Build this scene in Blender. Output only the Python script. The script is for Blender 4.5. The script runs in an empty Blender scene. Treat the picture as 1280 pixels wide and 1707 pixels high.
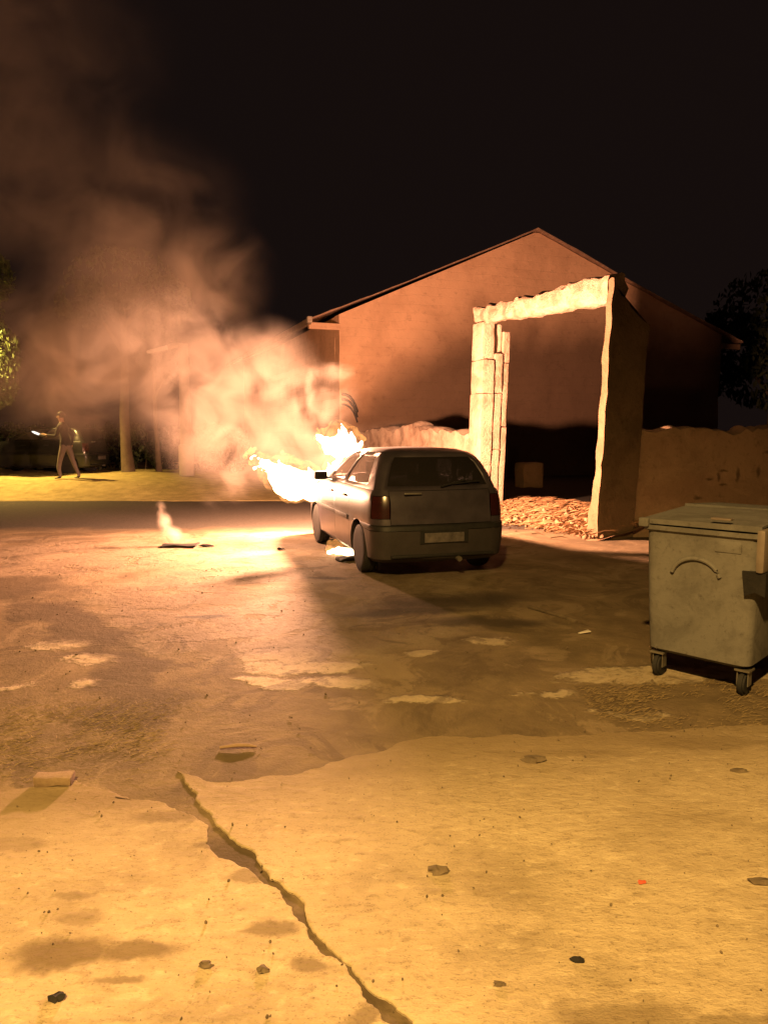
import bpy, bmesh, math, random
from mathutils import Vector, Matrix, noise, Euler
R = math.radians
random.seed(7)
SC = bpy.context.scene
COL = SC.collection

# ------------------------------------------------------------------ camera, night sky, lamps, exposure
cam = bpy.data.objects.new('camera', bpy.data.cameras.new('camera'))
COL.objects.link(cam)
cam.location = (0, 0, 1.65)
cam.rotation_euler = (R(90 - 6.38), 0, 0)
cam.data.sensor_fit = 'VERTICAL'
cam.data.sensor_height = 36
cam.data.lens = 26
cam.data.clip_end = 1500
SC.camera = cam

W = bpy.data.worlds.new('World')
SC.world = W
W.use_nodes = True
W.node_tree.nodes['Background'].inputs[0].default_value = (1.0, 0.58, 0.50, 1)
W.node_tree.nodes['Background'].inputs[1].default_value = 0.0072

SC.view_settings.view_transform = 'Standard'
SC.view_settings.look = 'None'
SC.view_settings.exposure = 0
SC.view_settings.gamma = 1
SC.view_settings.use_curve_mapping = False
SC.render.engine = 'CYCLES'
SC.cycles.use_denoising = True
SC.cycles.max_bounces = 5
SC.cycles.diffuse_bounces = 2
SC.cycles.volume_bounces = 1
SC.cycles.transparent_max_bounces = 12
SC.cycles.sample_clamp_indirect = 2.0
SC.cycles.sample_clamp_direct = 40.0
SC.cycles.volume_max_steps = 256
SC.render.filter_size = 2.4


def lamp(name, loc, col, watts, radius, parent=None, kind='POINT', target=None, angle=100):
    l = bpy.data.lights.new(name, kind)
    l.energy = watts
    l.color = col
    l.shadow_soft_size = radius
    o = bpy.data.objects.new(name, l)
    COL.objects.link(o)
    o.location = loc
    if parent:
        o.parent = parent
    if kind == 'SPOT':
        l.spot_size = R(angle)
        l.spot_blend = 1.0
        o.rotation_euler = (Vector(target) - Vector(loc)).to_track_quat('-Z', 'Y').to_euler()
    return o


FIRE = (1.0, 0.46, 0.25)
SODIUM = (1.0, 0.585, 0.165)
lamp('fire_light', (-0.56, 11.04, 1.55), FIRE, 9300, 0.09)
lamp('fire_light', (-1.60, 10.80, 1.02), FIRE, 520, 0.08)
lamp('street_lamp_light', (-0.9, -1.6, 5.9), SODIUM, 6200, 0.12, None, 'SPOT', (-0.6, 1.2, 0), 116)
lamp('street_lamp_light', (-11.0, 20.2, 5.2), (1.0, 0.62, 0.16), 8500, 0.15, None, 'SPOT', (-10.6, 19.7, 0), 118)


# ------------------------------------------------------------------ helpers
def tag(o, label=None, cat=None, group=None, kind=None):
    if label: o['label'] = label
    if cat: o['category'] = cat
    if group: o['group'] = group
    if kind: o['kind'] = kind
    return o


def empty(name, loc=(0, 0, 0), rz=0):
    o = bpy.data.objects.new(name, None)
    COL.objects.link(o)
    o.location = loc
    o.rotation_euler = (0, 0, rz)
    o.empty_display_size = 0.2
    return o


def link(name, bm, m, parent=None, smooth=None, loc=None):
    bmesh.ops.recalc_face_normals(bm, faces=bm.faces)
    me = bpy.data.meshes.new(name)
    bm.to_mesh(me)
    bm.free()
    if smooth is not None:
        for p in me.polygons: p.use_smooth = True
        me.set_sharp_from_angle(angle=R(smooth))
    if isinstance(m, (list, tuple)):
        for k in m: me.materials.append(k)
    elif m:
        me.materials.append(m)
    o = bpy.data.objects.new(name, me)
    COL.objects.link(o)
    if parent: o.parent = parent
    if loc: o.location = loc
    return o


def nz(p, s, seed=0.0):
    return noise.noise(Vector((p[0] * s + seed, p[1] * s + seed * 1.7, p[2] * s - seed)))


def fbm(p, s, seed=0.0, o=4):
    return noise.fractal(Vector((p[0] * s + seed, p[1] * s + seed * 1.7, p[2] * s - seed)), 0.9, 2.0, o)


def rough_up(bm, amp, scale, seed=0.0):
    for v in bm.verts:
        p = v.co.copy()
        v.co += Vector((nz(p, scale, seed), nz(p, scale, seed + 31), nz(p, scale, seed + 67))) * amp


def box(bm, c, s, rot=None):
    m = Matrix.LocRotScale(Vector(c), rot, Vector(s))
    return bmesh.ops.create_cube(bm, size=1, matrix=m)['verts']


def bev_box(c, s, b=0.02, cuts=0, rot=None, seg=2):
    bm = bmesh.new()
    box(bm, c, s, rot)
    bmesh.ops.bevel(bm, geom=bm.edges[:], offset=b, segments=seg, affect='EDGES', profile=0.6)
    if cuts:
        bmesh.ops.triangulate(bm, faces=[f for f in bm.faces if len(f.verts) > 4])
        bmesh.ops.subdivide_edges(bm, edges=[e for e in bm.edges if e.calc_length() > 0.12], cuts=cuts, use_grid_fill=True)
    return bm


def tube(bm, pts, rad, n=8, caps=True):
    rings = []
    pts = [Vector(p) for p in pts]
    if not isinstance(rad, (list, tuple)): rad = [rad] * len(pts)
    for i, p in enumerate(pts):
        d = (pts[min(i + 1, len(pts) - 1)] - pts[max(i - 1, 0)]).normalized()
        ref = Vector((1, 0, 0)) if abs(d.z) > .8 else Vector((0, 0, 1))
        a = d.cross(ref)
        a.normalize()
        b = d.cross(a)
        rings.append([bm.verts.new(p + (a * math.cos(t) + b * math.sin(t)) * rad[i]) for t in [2 * math.pi * k / n for k in range(n)]])
    for r0, r1 in zip(rings, rings[1:]):
        for k in range(n):
            bm.faces.new((r0[k], r0[(k + 1) % n], r1[(k + 1) % n], r1[k]))
    if caps:
        bm.faces.new(rings[0]); bm.faces.new(rings[-1])


def lathe_x(bm, prof, n=40, cx=0):
    """profile of (x, r) turned about the X axis"""
    rings = []
    for x, r in prof:
        rings.append([bm.verts.new((cx + x, r * math.cos(2 * math.pi * k / n), r * math.sin(2 * math.pi * k / n))) for k in range(n)])
    for r0, r1 in zip(rings, rings[1:]):
        for k in range(n):
            bm.faces.new((r0[k], r0[(k + 1) % n], r1[(k + 1) % n], r1[k]))
    bm.faces.new(rings[0]); bm.faces.new(rings[-1])


def prism(bm, poly, d):
    """flat polygon (list of 3d points) extruded by vector d"""
    a = [bm.verts.new(p) for p in poly]
    b = [bm.verts.new(Vector(p) + Vector(d)) for p in poly]
    bm.faces.new(a); bm.faces.new(b)
    for i in range(len(a)):
        j = (i + 1) % len(a)
        bm.faces.new((a[i], a[j], b[j], b[i]))


# ------------------------------------------------------------------ materials
class NT:
    def __init__(s, name):
        s.m = bpy.data.materials.new(name)
        s.m.use_nodes = True
        s.t = s.m.node_tree
        s.b = s.t.nodes.get('Principled BSDF')
        s.out = s.t.nodes.get('Material Output')

    def n(s, kind, **kw):
        x = s.t.nodes.new(kind)
        for k, v in kw.items():
            if k[0] == 'i' and k[1:].isdigit():
                x.inputs[int(k[1:])].default_value = v
            else:
                setattr(x, k, v)
        return x

    def l(s, a, b): s.t.links.new(a, b)

    def coord(s): return s.n('ShaderNodeTexCoord').outputs['Object']

    def noise(s, vec, scale, detail=6, rough=0.6, dist=0.0):
        x = s.n('ShaderNodeTexNoise')
        x.inputs['Scale'].default_value = scale
        x.inputs['Detail'].default_value = detail
        x.inputs['Roughness'].default_value = rough
        x.inputs['Distortion'].default_value = dist
        s.l(vec, x.inputs['Vector'])
        return x

    def ramp(s, fac, stops):
        x = s.n('ShaderNodeValToRGB')
        e = x.color_ramp.elements
        e[0].position, e[0].color = stops[0][0], (*stops[0][1], 1)
        e[1].position, e[1].color = stops[-1][0], (*stops[-1][1], 1)
        for p, c in stops[1:-1]:
            k = e.new(p); k.color = (*c, 1)
        s.l(fac, x.inputs[0])
        return x.outputs[0]

    def rng(s, v, a, b, c=0.0, d=1.0, smooth=True):
        x = s.n('ShaderNodeMapRange')
        x.interpolation_type = 'SMOOTHSTEP' if smooth else 'LINEAR'
        for i, q in enumerate((a, b, c, d)): x.inputs[1 + i].default_value = q
        s.l(v, x.inputs[0])
        return x.outputs[0]

    def math(s, op, a, b=None, clamp=False):
        x = s.n('ShaderNodeMath', operation=op, use_clamp=clamp)
        for i, q in enumerate((a, b)):
            if q is None: continue
            if isinstance(q, (int, float)): x.inputs[i].default_value = q
            else: s.l(q, x.inputs[i])
        return x.outputs[0]

    def mix(s, fac, a, b):
        x = s.n('ShaderNodeMix', data_type='RGBA')
        for i, q in ((0, fac), (6, a), (7, b)):
            if isinstance(q, (int, float)): x.inputs[i].default_value = q
            elif isinstance(q, tuple): x.inputs[i].default_value = (*q, 1)
            else: s.l(q, x.inputs[i])
        return x.outputs[2]

    def blob(s, vec, loc, rad, rot=0.0, inner=0.0):
        """1 at the centre of an ellipsoid, 0 outside it"""
        m = s.n('ShaderNodeMapping', vector_type='TEXTURE')
        m.inputs['Location'].default_value = loc
        m.inputs['Rotation'].default_value = (0, 0, rot)
        m.inputs['Scale'].default_value = rad
        s.l(vec, m.inputs['Vector'])
        d = s.n('ShaderNodeVectorMath', operation='LENGTH')
        s.l(m.outputs[0], d.inputs[0])
        return s.rng(d.outputs['Value'], inner, 1.0, 1.0, 0.0)

    def bump(s, h, strength, dist=0.02):
        x = s.n('ShaderNodeBump')
        x.inputs['Strength'].default_value = strength
        x.inputs['Distance'].default_value = dist
        s.l(h, x.inputs['Height'])
        s.l(x.outputs[0], s.b.inputs['Normal'])


def plain(name, c1, c2=None, rough=0.7, scale=6.0, bump=0.2, metal=0.0, dist=0.01, spec=0.3):
    t = NT(name)
    v = t.coord()
    n1 = t.noise(v, scale, 8, 0.65)
    if c2 is None: c2 = tuple(c * 0.7 for c in c1)
    t.l(t.ramp(n1.outputs[0], [(0.3, c2), (0.7, c1)]), t.b.inputs['Base Color'])
    t.b.inputs['Roughness'].default_value = rough
    t.b.inputs['Metallic'].default_value = metal
    t.b.inputs['Specular IOR Level'].default_value = spec
    if bump:
        n2 = t.noise(v, scale * 7, 6, 0.7)
        t.bump(n2.outputs[0], bump, dist)
    return t.m


def masonry(name, c1, c2, c3, scale=1.3, bump=0.5, courses=0.0, low_shade=False, marks=()):
    """patchy plaster over rough masonry, with pits"""
    t = NT(name)
    v = t.coord()
    n1 = t.noise(v, scale, 8, 0.65, 0.4)
    n2 = t.noise(v, scale * 9, 6, 0.7)
    c = t.mix(t.rng(n1.outputs[0], 0.42, 0.62), c1, c2)
    c = t.mix(t.math('MULTIPLY', t.rng(n2.outputs[0], 0.52, 0.75), 0.55), c, c3)
    h = t.math('ADD', t.math('MULTIPLY', n1.outputs[0], 0.6), t.math('MULTIPLY', n2.outputs[0], 0.5))
    if courses:
        sep = t.n('ShaderNodeSeparateXYZ'); t.l(v, sep.inputs[0])
        wob = t.math('ADD', sep.outputs[2], t.math('MULTIPLY', n1.outputs[0], 0.35))
        fr = t.math('FRACT', t.math('MULTIPLY', wob, courses))
        ln = t.math('MULTIPLY', t.rng(fr, 0.0, 0.16, 1.0, 0.0), t.rng(n2.outputs[0], 0.35, 0.6))
        c = t.mix(t.math('MULTIPLY', ln, 0.22), c, tuple(k * 0.55 for k in c1))
        h = t.math('SUBTRACT', h, t.math('MULTIPLY', ln, 0.25))
    if low_shade:
        # shade painted into the lower gable plaster; its edge climbs from the left corner
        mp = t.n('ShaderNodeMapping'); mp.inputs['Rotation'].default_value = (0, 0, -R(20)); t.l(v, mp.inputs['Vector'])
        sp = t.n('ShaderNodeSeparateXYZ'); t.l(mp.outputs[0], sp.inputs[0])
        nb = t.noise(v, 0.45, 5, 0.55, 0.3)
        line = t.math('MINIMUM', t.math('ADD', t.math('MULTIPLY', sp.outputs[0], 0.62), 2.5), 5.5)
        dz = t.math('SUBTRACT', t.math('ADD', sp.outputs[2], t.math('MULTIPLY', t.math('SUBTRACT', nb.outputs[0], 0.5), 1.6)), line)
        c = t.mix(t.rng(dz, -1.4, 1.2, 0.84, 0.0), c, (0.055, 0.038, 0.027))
    for (x, y, z, rx, rz) in marks:
        wv = t.n('ShaderNodeVectorMath', operation='MULTIPLY_ADD'); t.l(n2.outputs[1], wv.inputs[0]); wv.inputs[1].default_value = (0.09, 0, 0.09); t.l(v, wv.inputs[2])
        k = t.blob(wv.outputs[0], (x + .045, y, z + .045), (rx, 3, rz), 0, 0.2)
        c = t.mix(t.math('MULTIPLY', k, 0.7), c, (0.06, 0.038, 0.022))
    t.l(c, t.b.inputs['Base Color'])
    t.b.inputs['Roughness'].default_value = 0.92
    t.b.inputs['Specular IOR Level'].default_value = 0.15
    t.bump(h, bump, 0.06)
    return t.m


M = {}
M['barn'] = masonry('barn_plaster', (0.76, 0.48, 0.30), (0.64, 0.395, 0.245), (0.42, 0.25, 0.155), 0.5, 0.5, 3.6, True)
M['ruin'] = masonry('ruin_plaster', (0.48, 0.40, 0.31), (0.40, 0.32, 0.24), (0.25, 0.19, 0.14), 1.4, 0.7)
M['white_stone'] = masonry('whitewashed_stone', (0.45, 0.335, 0.25), (0.31, 0.215, 0.155), (0.12, 0.07, 0.045), 2.6, 1.0)
M['rough_beam'] = masonry('rough_beam', (0.42, 0.31, 0.23), (0.26, 0.18, 0.125), (0.08, 0.05, 0.035), 3.5, 1.0)
M['earth_wall'] = masonry('earth_plaster', (0.36, 0.25, 0.16), (0.28, 0.19, 0.12), (0.16, 0.105, 0.062), 1.2, 0.8, marks=((4.98, 11.3, .89, .10, .03), (5.20, 11.3, 1.02, .10, .03), (5.13, 11.3, .92, .035, .11), (5.20, 11.3, .80, .09, .03), (5.42, 11.3, .95, .045, .17), (5.75, 11.3, 1.0, .05, .13), (4.82, 11.3, .60, .09, .05), (5.9, 11.3, 1.3, .12, .04)))
M['dark_earth'] = masonry('crumbling_earth', (0.165, 0.115, 0.07), (0.12, 0.083, 0.05), (0.07, 0.045, 0.028), 1.6, 0.7)
M['old_wood'] = plain('weathered_wood', (0.33, 0.23, 0.15), (0.15, 0.10, 0.07), 0.85, 3, 0.5)
M['roof_tile'] = plain('dusty_roof_tile', (0.46, 0.29, 0.20), (0.24, 0.15, 0.10), 0.9, 4, 0.5)
M['char'] = plain('charred', (0.02, 0.017, 0.015), (0.008, 0.008, 0.008), 0.8, 15, 0.5)
M['stone'] = plain('field_stone', (0.17, 0.13, 0.085), (0.08, 0.06, 0.04), 0.9, 12, 0.6)
M['rubble'] = plain('pale_rubble', (0.34, 0.21, 0.125), (0.12, 0.07, 0.04), 0.95, 5, 0.7)
M['straw'] = plain('dry_straw', (0.42, 0.31, 0.14), (0.24, 0.17, 0.07), 0.8, 9, 0)
M['straw_dusty'] = plain('dusty_straw', (0.27, 0.20, 0.105), (0.15, 0.108, 0.055), 0.9, 9, 0)
M['straw_red'] = plain('rusty_straw', (0.34, 0.20, 0.10), (0.16, 0.09, 0.045), 0.9, 9, 0)
M['rubber'] = plain('tyre_rubber', (0.028, 0.026, 0.025), (0.015, 0.015, 0.015), 0.75, 20, 0.3)
M['rim'] = plain('dull_alloy', (0.32, 0.31, 0.30), (0.16, 0.15, 0.14), 0.45, 9, 0.05, 0.7)
M['black'] = plain('black_plastic', (0.025, 0.024, 0.024), (0.014, 0.014, 0.014), 0.5, 12, 0.08)
M['paint'] = plain('dusty_silver_paint', (0.088, 0.076, 0.094), (0.048, 0.041, 0.051), 0.36, 3.5, 0.02, 0.35, 0.004, 0.5)
M['dark_paint'] = plain('dark_car_paint', (0.03, 0.032, 0.03), (0.02, 0.02, 0.02), 0.25, 3, 0, 0.2, 0.002, 0.6)
M['bumper'] = plain('dusty_bumper', (0.052, 0.045, 0.045), (0.032, 0.028, 0.028), 0.55, 4, 0.05)
M['lamp_red'] = plain('dark_red_lens', (0.045, 0.010, 0.009), (0.025, 0.008, 0.007), 0.2, 4, 0, 0, 0.01, 0.6)
M['lens'] = plain('clear_lens', (0.55, 0.55, 0.52), (0.4, 0.4, 0.38), 0.15, 4, 0, 0.3, 0.01, 0.7)
M['plate'] = plain('worn_number_plate', (0.17, 0.15, 0.145), (0.045, 0.04, 0.04), 0.5, 9, 0.02)
M['cloth'] = plain('seat_cloth', (0.05, 0.045, 0.04), (0.03, 0.03, 0.03), 0.95, 12, 0.2)
M['zinc'] = masonry('stained_zinc', (0.15, 0.145, 0.138), (0.108, 0.103, 0.097), (0.05, 0.044, 0.04), 3.2, 0.16)
M['zinc_pale'] = plain('pale_zinc', (0.20, 0.165, 0.14), (0.13, 0.105, 0.09), 0.6, 5, 0.1, 0.1)
M['steel'] = plain('dull_steel', (0.30, 0.28, 0.24), (0.17, 0.15, 0.12), 0.45, 8, 0.1, 0.6)
M['bark'] = plain('bark', (0.15, 0.115, 0.08), (0.08, 0.06, 0.04), 0.95, 5, 0.8)
M['leaf'] = plain('green_leaf', (0.055, 0.078, 0.016), (0.028, 0.042, 0.010), 0.6, 2, 0)
M['leaf_dark'] = plain('dark_leaf', (0.035, 0.045, 0.016), (0.018, 0.026, 0.010), 0.7, 2, 0)
M['skin'] = plain('skin', (0.40, 0.24, 0.17), (0.33, 0.19, 0.13), 0.55, 8, 0.05)
M['hair'] = plain('hair', (0.03, 0.022, 0.018), (0.015, 0.012, 0.01), 0.7, 20, 0.3)
M['jacket'] = plain('dark_jacket', (0.035, 0.03, 0.028), (0.02, 0.018, 0.017), 0.9, 9, 0.3)
M['trousers'] = plain('grey_trousers', (0.15, 0.12, 0.11), (0.10, 0.08, 0.07), 0.9, 7, 0.3)
M['shoe'] = plain('dark_shoe', (0.035, 0.03, 0.025), (0.02, 0.02, 0.02), 0.7, 9, 0.2)
M['pole'] = plain('painted_pole', (0.24, 0.21, 0.16), (0.17, 0.15, 0.11), 0.6, 5, 0.1)
M['white_scrap'] = plain('white_plastic', (0.78, 0.74, 0.66), (0.6, 0.56, 0.5), 0.5, 8, 0.2)
M['red_scrap'] = plain('red_plastic', (0.55, 0.10, 0.05), (0.4, 0.07, 0.04), 0.5, 8, 0.1)
M['brick'] = plain('brick_clay', (0.26, 0.19, 0.12), (0.16, 0.11, 0.07), 0.9, 14, 0.5)


def make_glass(name, tint, alpha, film=0.16):
    t = NT(name)
    tr = t.n('ShaderNodeBsdfTransparent'); tr.inputs[0].default_value = (*tint, 1)
    gl = t.n('ShaderNodeBsdfGlossy'); gl.inputs['Roughness'].default_value = 0.12
    gl.inputs[0].default_value = (0.8, 0.8, 0.8, 1)
    df = t.n('ShaderNodeBsdfDiffuse'); df.inputs[0].default_value = (film, film * .88, film * .82, 1)  # film of dust and soot
    fr = t.n('ShaderNodeFresnel'); fr.inputs[0].default_value = 1.5
    m1 = t.n('ShaderNodeMixShader'); m1.inputs[0].default_value = alpha
    t.l(tr.outputs[0], m1.inputs[1]); t.l(df.outputs[0], m1.inputs[2])
    m2 = t.n('ShaderNodeMixShader')
    t.l(fr.outputs[0], m2.inputs[0]); t.l(m1.outputs[0], m2.inputs[1]); t.l(gl.outputs[0], m2.inputs[2])
    t.l(m2.outputs[0], t.out.inputs['Surface'])
    return t.m


M['glass'] = make_glass('dusty_car_glass', (0.30, 0.28, 0.27), 0.45)
M['dark_glass'] = make_glass('tinted_sooty_glass', (0.002, 0.002, 0.002), 0.35, 0.05)


def make_flame(name, core, edge):
    t = NT(name)
    lw = t.n('ShaderNodeLayerWeight'); lw.inputs[0].default_value = 0.35
    nn = t.noise(t.coord(), 7, 3, 0.5, 0.5)
    f = t.math('ADD', lw.outputs['Facing'], t.math('MULTIPLY', t.math('SUBTRACT', nn.outputs[0], 0.5), 0.5))
    f = t.rng(f, 0.45, 0.95)
    e1 = t.n('ShaderNodeEmission'); e1.inputs[0].default_value = (1, 0.72, 0.40, 1); e1.inputs[1].default_value = core
    e2 = t.n('ShaderNodeEmission'); e2.inputs[0].default_value = (1, 0.52, 0.16, 1); e2.inputs[1].default_value = edge
    mx = t.n('ShaderNodeMixShader')
    t.l(f, mx.inputs[0]); t.l(e1.outputs[0], mx.inputs[1]); t.l(e2.outputs[0], mx.inputs[2])
    tp = t.n('ShaderNodeBsdfTransparent')
    ad = t.n('ShaderNodeAddShader')
    t.l(mx.outputs[0], ad.inputs[0]); t.l(tp.outputs[0], ad.inputs[1])
    t.l(ad.outputs[0], t.out.inputs['Surface'])
    t.m.cycles.emission_sampling = 'NONE'
    return t.m


M['flame'] = make_flame('flame', 5.0, 1.6)


def make_outer():
    t = NT('outer_flame')
    lw = t.n('ShaderNodeLayerWeight'); lw.inputs[0].default_value = 0.3
    nn = t.noise(t.coord(), 6, 4, 0.6, 0.8)
    e = t.n('ShaderNodeEmission'); e.inputs[0].default_value = (1, 0.40, 0.10, 1)
    t.l(t.math('MULTIPLY', t.rng(lw.outputs['Facing'], 0.25, 0.95, 1.0, 0.0), t.rng(nn.outputs[0], 0.35, 0.65, 0.0, 0.55)), e.inputs[1])
    tp = t.n('ShaderNodeBsdfTransparent'); ad = t.n('ShaderNodeAddShader')
    t.l(e.outputs[0], ad.inputs[0]); t.l(tp.outputs[0], ad.inputs[1]); t.l(ad.outputs[0], t.out.inputs['Surface'])
    t.m.cycles.emission_sampling = 'NONE'
    return t.m


M['outer_flame'] = make_outer()


def make_glow(name, col, s):
    t = NT(name)
    e = t.n('ShaderNodeEmission'); e.inputs[0].default_value = (*col, 1); e.inputs[1].default_value = s
    t.l(e.outputs[0], t.out.inputs['Surface'])
    t.m.cycles.emission_sampling = 'NONE'
    return t.m


M['lit'] = make_glow('lit_lens', (1, 0.93, 0.82), 1.6)
M['lamp_lens'] = make_glow('street_lamp_lens', (1, 0.7, 0.3), 8.0)


# ------------------------------------------------------------------ ground
def ground_material():
    t = NT('yard_ground')
    v = t.coord()
    warp = t.noise(v, 1.6, 5, 0.6)
    wv = t.n('ShaderNodeVectorMath', operation='MULTIPLY_ADD')
    t.l(warp.outputs[1], wv.inputs[0]); wv.inputs[1].default_value = (0.9, 0.55, 0); t.l(v, wv.inputs[2])
    sh = t.n('ShaderNodeVectorMath', operation='ADD'); t.l(wv.outputs[0], sh.inputs[0]); sh.inputs[1].default_value = (-0.45, -0.275, 0)
    p = sh.outputs[0]
    big = t.noise(v, 0.55, 7, 0.62, 0.6)
    mid = t.noise(v, 2.6, 7, 0.65, 0.5)
    fine = t.noise(v, 16, 6, 0.7)
    grit = t.noise(v, 60, 4, 0.7)
    dirt = t.ramp(mid.outputs[0], [(0.3, (0.095, 0.070, 0.042)), (0.7, (0.185, 0.138, 0.082))])
    conc = t.ramp(fine.outputs[0], [(0.3, (0.31, 0.255, 0.175)), (0.7, (0.42, 0.35, 0.245))])
    # worn concrete showing through: broad sheet on the left and by the fire, islands in the middle
    def add(lst, r=0.75):
        a = None
        for (x, y, rx, ry, rot) in lst:
            b = t.blob(p, (x, y, 0), (rx, ry, 50), rot, r)
            a = b if a is None else t.math('MAXIMUM', a, b)
        return a
    sheets = add([(-2.2, 10.2, 4.8, 1.75, 0.0), (-1.0, 7.2, 2.1, 2.4, 0.25), (-4.9, 9.6, 2.6, 2.0, 0), (0.2, 8.7, 1.3, 1.0, 0.2)], 0.72)
    isles = add([(0.82, 5.66, 0.36, 0.22, 0), (0.28, 5.29, 0.24, 0.13, 0), (-0.1, 6.2, 0.30, 0.13, 0), (-0.75, 5.25, 0.5, 0.33, 0.2),
                 (-0.3, 4.72, 0.42, 0.20, 0), (0.22, 4.36, 0.36, 0.10, 0), (-0.75, 4.72, 0.36, 0.2, -0.3), (-2.1, 5.25, 0.40, 0.17, -0.2),
                 (-1.85, 4.72, 0.36, 0.2, 0.2), (-2.6, 4.6, 0.4, 0.12, 0), (1.75, 4.85, 1.0, 0.27, 0.10), (1.0, 4.5, 0.26, 0.10, 0),
                 (0.1, 7.0, 0.5, 0.2, 0.1), (-3.5, 4.9, 0.5, 0.2, 0), (-1.3, 5.9, 0.9, 0.5, 0.1), (-0.55, 5.0, 0.7, 0.25, 0.1), (-2.4, 5.6, 0.45, 0.22, 0), (2.6, 4.9, 0.9, 0.25, 0), (1.45, 4.2, 0.3, 0.08, 0)], 0.15)
    isles = t.rng(t.math('ADD', isles, t.math('ADD', t.math('MULTIPLY', t.math('SUBTRACT', mid.outputs[0], 0.5), 1.5), t.math('MULTIPLY', t.math('SUBTRACT', fine.outputs[0], 0.5), 0.9))), 0.28, 0.74)
    br = t.rng(t.math('ADD', t.math('MULTIPLY', mid.outputs[0], 0.6), t.math('MULTIPLY', big.outputs[0], 0.5)), 0.40, 0.56)
    holes = t.math('MULTIPLY', t.rng(mid.outputs[0], 0.54, 0.62, 1.0, 0.12), t.rng(big.outputs[0], 0.52, 0.60, 1.0, 0.35))
    m = t.math('MAXIMUM', t.math('MULTIPLY', sheets, holes), isles)
    m = t.math('MULTIPLY', m, t.rng(fine.outputs[0], 0.25, 0.45, 0.55, 1.0))
    # long dirt-filled seam that runs on from the near crack
    seam = add([(-0.45, 2.5, 0.12, 0.6, 0.7), (-0.05, 1.95, 0.10, 0.5, 0.75), (-2.75, 6.2, 0.30, 1.5, 0.72), (-1.75, 4.9, 0.22, 0.75, 0.35), (-1.42, 4.2, 0.34, 0.45, 0.1), (-4.1, 7.6, 0.9, 0.8, 0.7)], 0.55)
    m = t.math('MULTIPLY', m, t.math('SUBTRACT', 1.0, t.math('MULTIPLY', seam, 0.9)))
    # street surface beyond the yard
    sep = t.n('ShaderNodeSeparateXYZ'); t.l(p, sep.inputs[0])
    far = t.rng(t.math('ADD', sep.outputs[1], t.math('MULTIPLY', big.outputs[0], 0.8)), 12.1, 12.9)
    asphalt = t.ramp(fine.outputs[0], [(0.3, (0.035, 0.03, 0.025)), (0.7, (0.065, 0.055, 0.045))])
    lit = add([(-3.4, 10.3, 6.2, 1.7, 0.0)], 0.6)  # firelit band: some of its glow is painted in as paler ground
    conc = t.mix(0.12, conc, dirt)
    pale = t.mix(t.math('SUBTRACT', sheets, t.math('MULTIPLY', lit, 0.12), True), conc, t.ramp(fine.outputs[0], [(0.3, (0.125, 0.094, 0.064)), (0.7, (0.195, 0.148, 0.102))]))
    col = t.mix(m, dirt, pale)
    col = t.mix(t.math('MULTIPLY', t.rng(big.outputs[0], 0.50, 0.68), 0.45), col, (0.10, 0.07, 0.04))
    mott = t.noise(v, 1.15, 8, 0.7, 1.2)
    col = t.mix(t.math('MULTIPLY', t.rng(mott.outputs[0], 0.53, 0.60), 0.6), col, (0.075, 0.054, 0.033))
    col = t.mix(t.math('MULTIPLY', t.rng(mott.outputs[0], 0.45, 0.38), 0.45), col, (0.26, 0.20, 0.13))
    col = t.mix(far, col, asphalt)
    col = t.mix(t.math('MULTIPLY', seam, 0.72), col, (0.062, 0.045, 0.027))
    # soot and oil drips; patch under the flames paints down the hot pool
    oil_and_dim = add([(0.7, 7.0, 1.2, 0.5, 0.2), (-0.6, 8.1, 0.4, 0.12, 0), (-1.6, 6.4, 0.28, 0.10, 0), (-1.35, 10.6, 1.9, 0.85, 0.1), (0.2, 6.6, 1.0, 0.25, 0.1), (0.9, 6.2, 0.9, 0.2, 0)], 0.3)
    col = t.mix(t.math('MULTIPLY', oil_and_dim, 0.80), col, (0.035, 0.026, 0.02))
    t.l(col, t.b.inputs['Base Color'])
    t.l(t.rng(m, 0, 1, 0.95, 0.85), t.b.inputs['Roughness'])
    t.b.inputs['Specular IOR Level'].default_value = 0.2
    h = t.math('ADD', t.math('MULTIPLY', m, 0.5), t.math('ADD', t.math('MULTIPLY', fine.outputs[0], 0.5), t.math('MULTIPLY', grit.outputs[0], 0.25)))
    t.bump(h, 0.8, 0.03)
    return t.m


def spread(a, b, step0, growth, start):
    out = [start]
    s = step0
    while out[-1] < b:
        out.append(min(b, out[-1] + s)); s *= growth
    s = step0
    while out[0] > a:
        out.insert(0, max(a, out[0] - s)); s *= growth
    return out


def build_ground():
    xs = spread(-400, 400, 0.055, 1.028, 0.0)
    ys = spread(-300, 900, 0.05, 1.022, 3.6)
    bm = bmesh.new()
    g = []
    for y in ys:
        row = []
        for x in xs:
            d = math.hypot(x, y - 3)
            z = 0.0
            if d < 40:
                z = fbm((x, y, 0), 0.9, 3, 5) * 0.010 + nz((x, y, 0), 5.0, 9) * 0.005
                z *= min(1, max(0, (40 - d) / 20)) * (0.25 + 0.75 * min(1, max(0, (y - 3.9) / 1.5)))
            row.append(bm.verts.new((x, y, z - 0.003)))
        g.append(row)
    for j in range(len(ys) - 1):
        for i in range(len(xs) - 1):
            bm.faces.new((g[j][i], g[j][i + 1], g[j + 1][i + 1], g[j + 1][i]))
    o = link('ground', bm, ground_material(), None, 60)
    tag(o, kind='structure')


build_ground()


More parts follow.
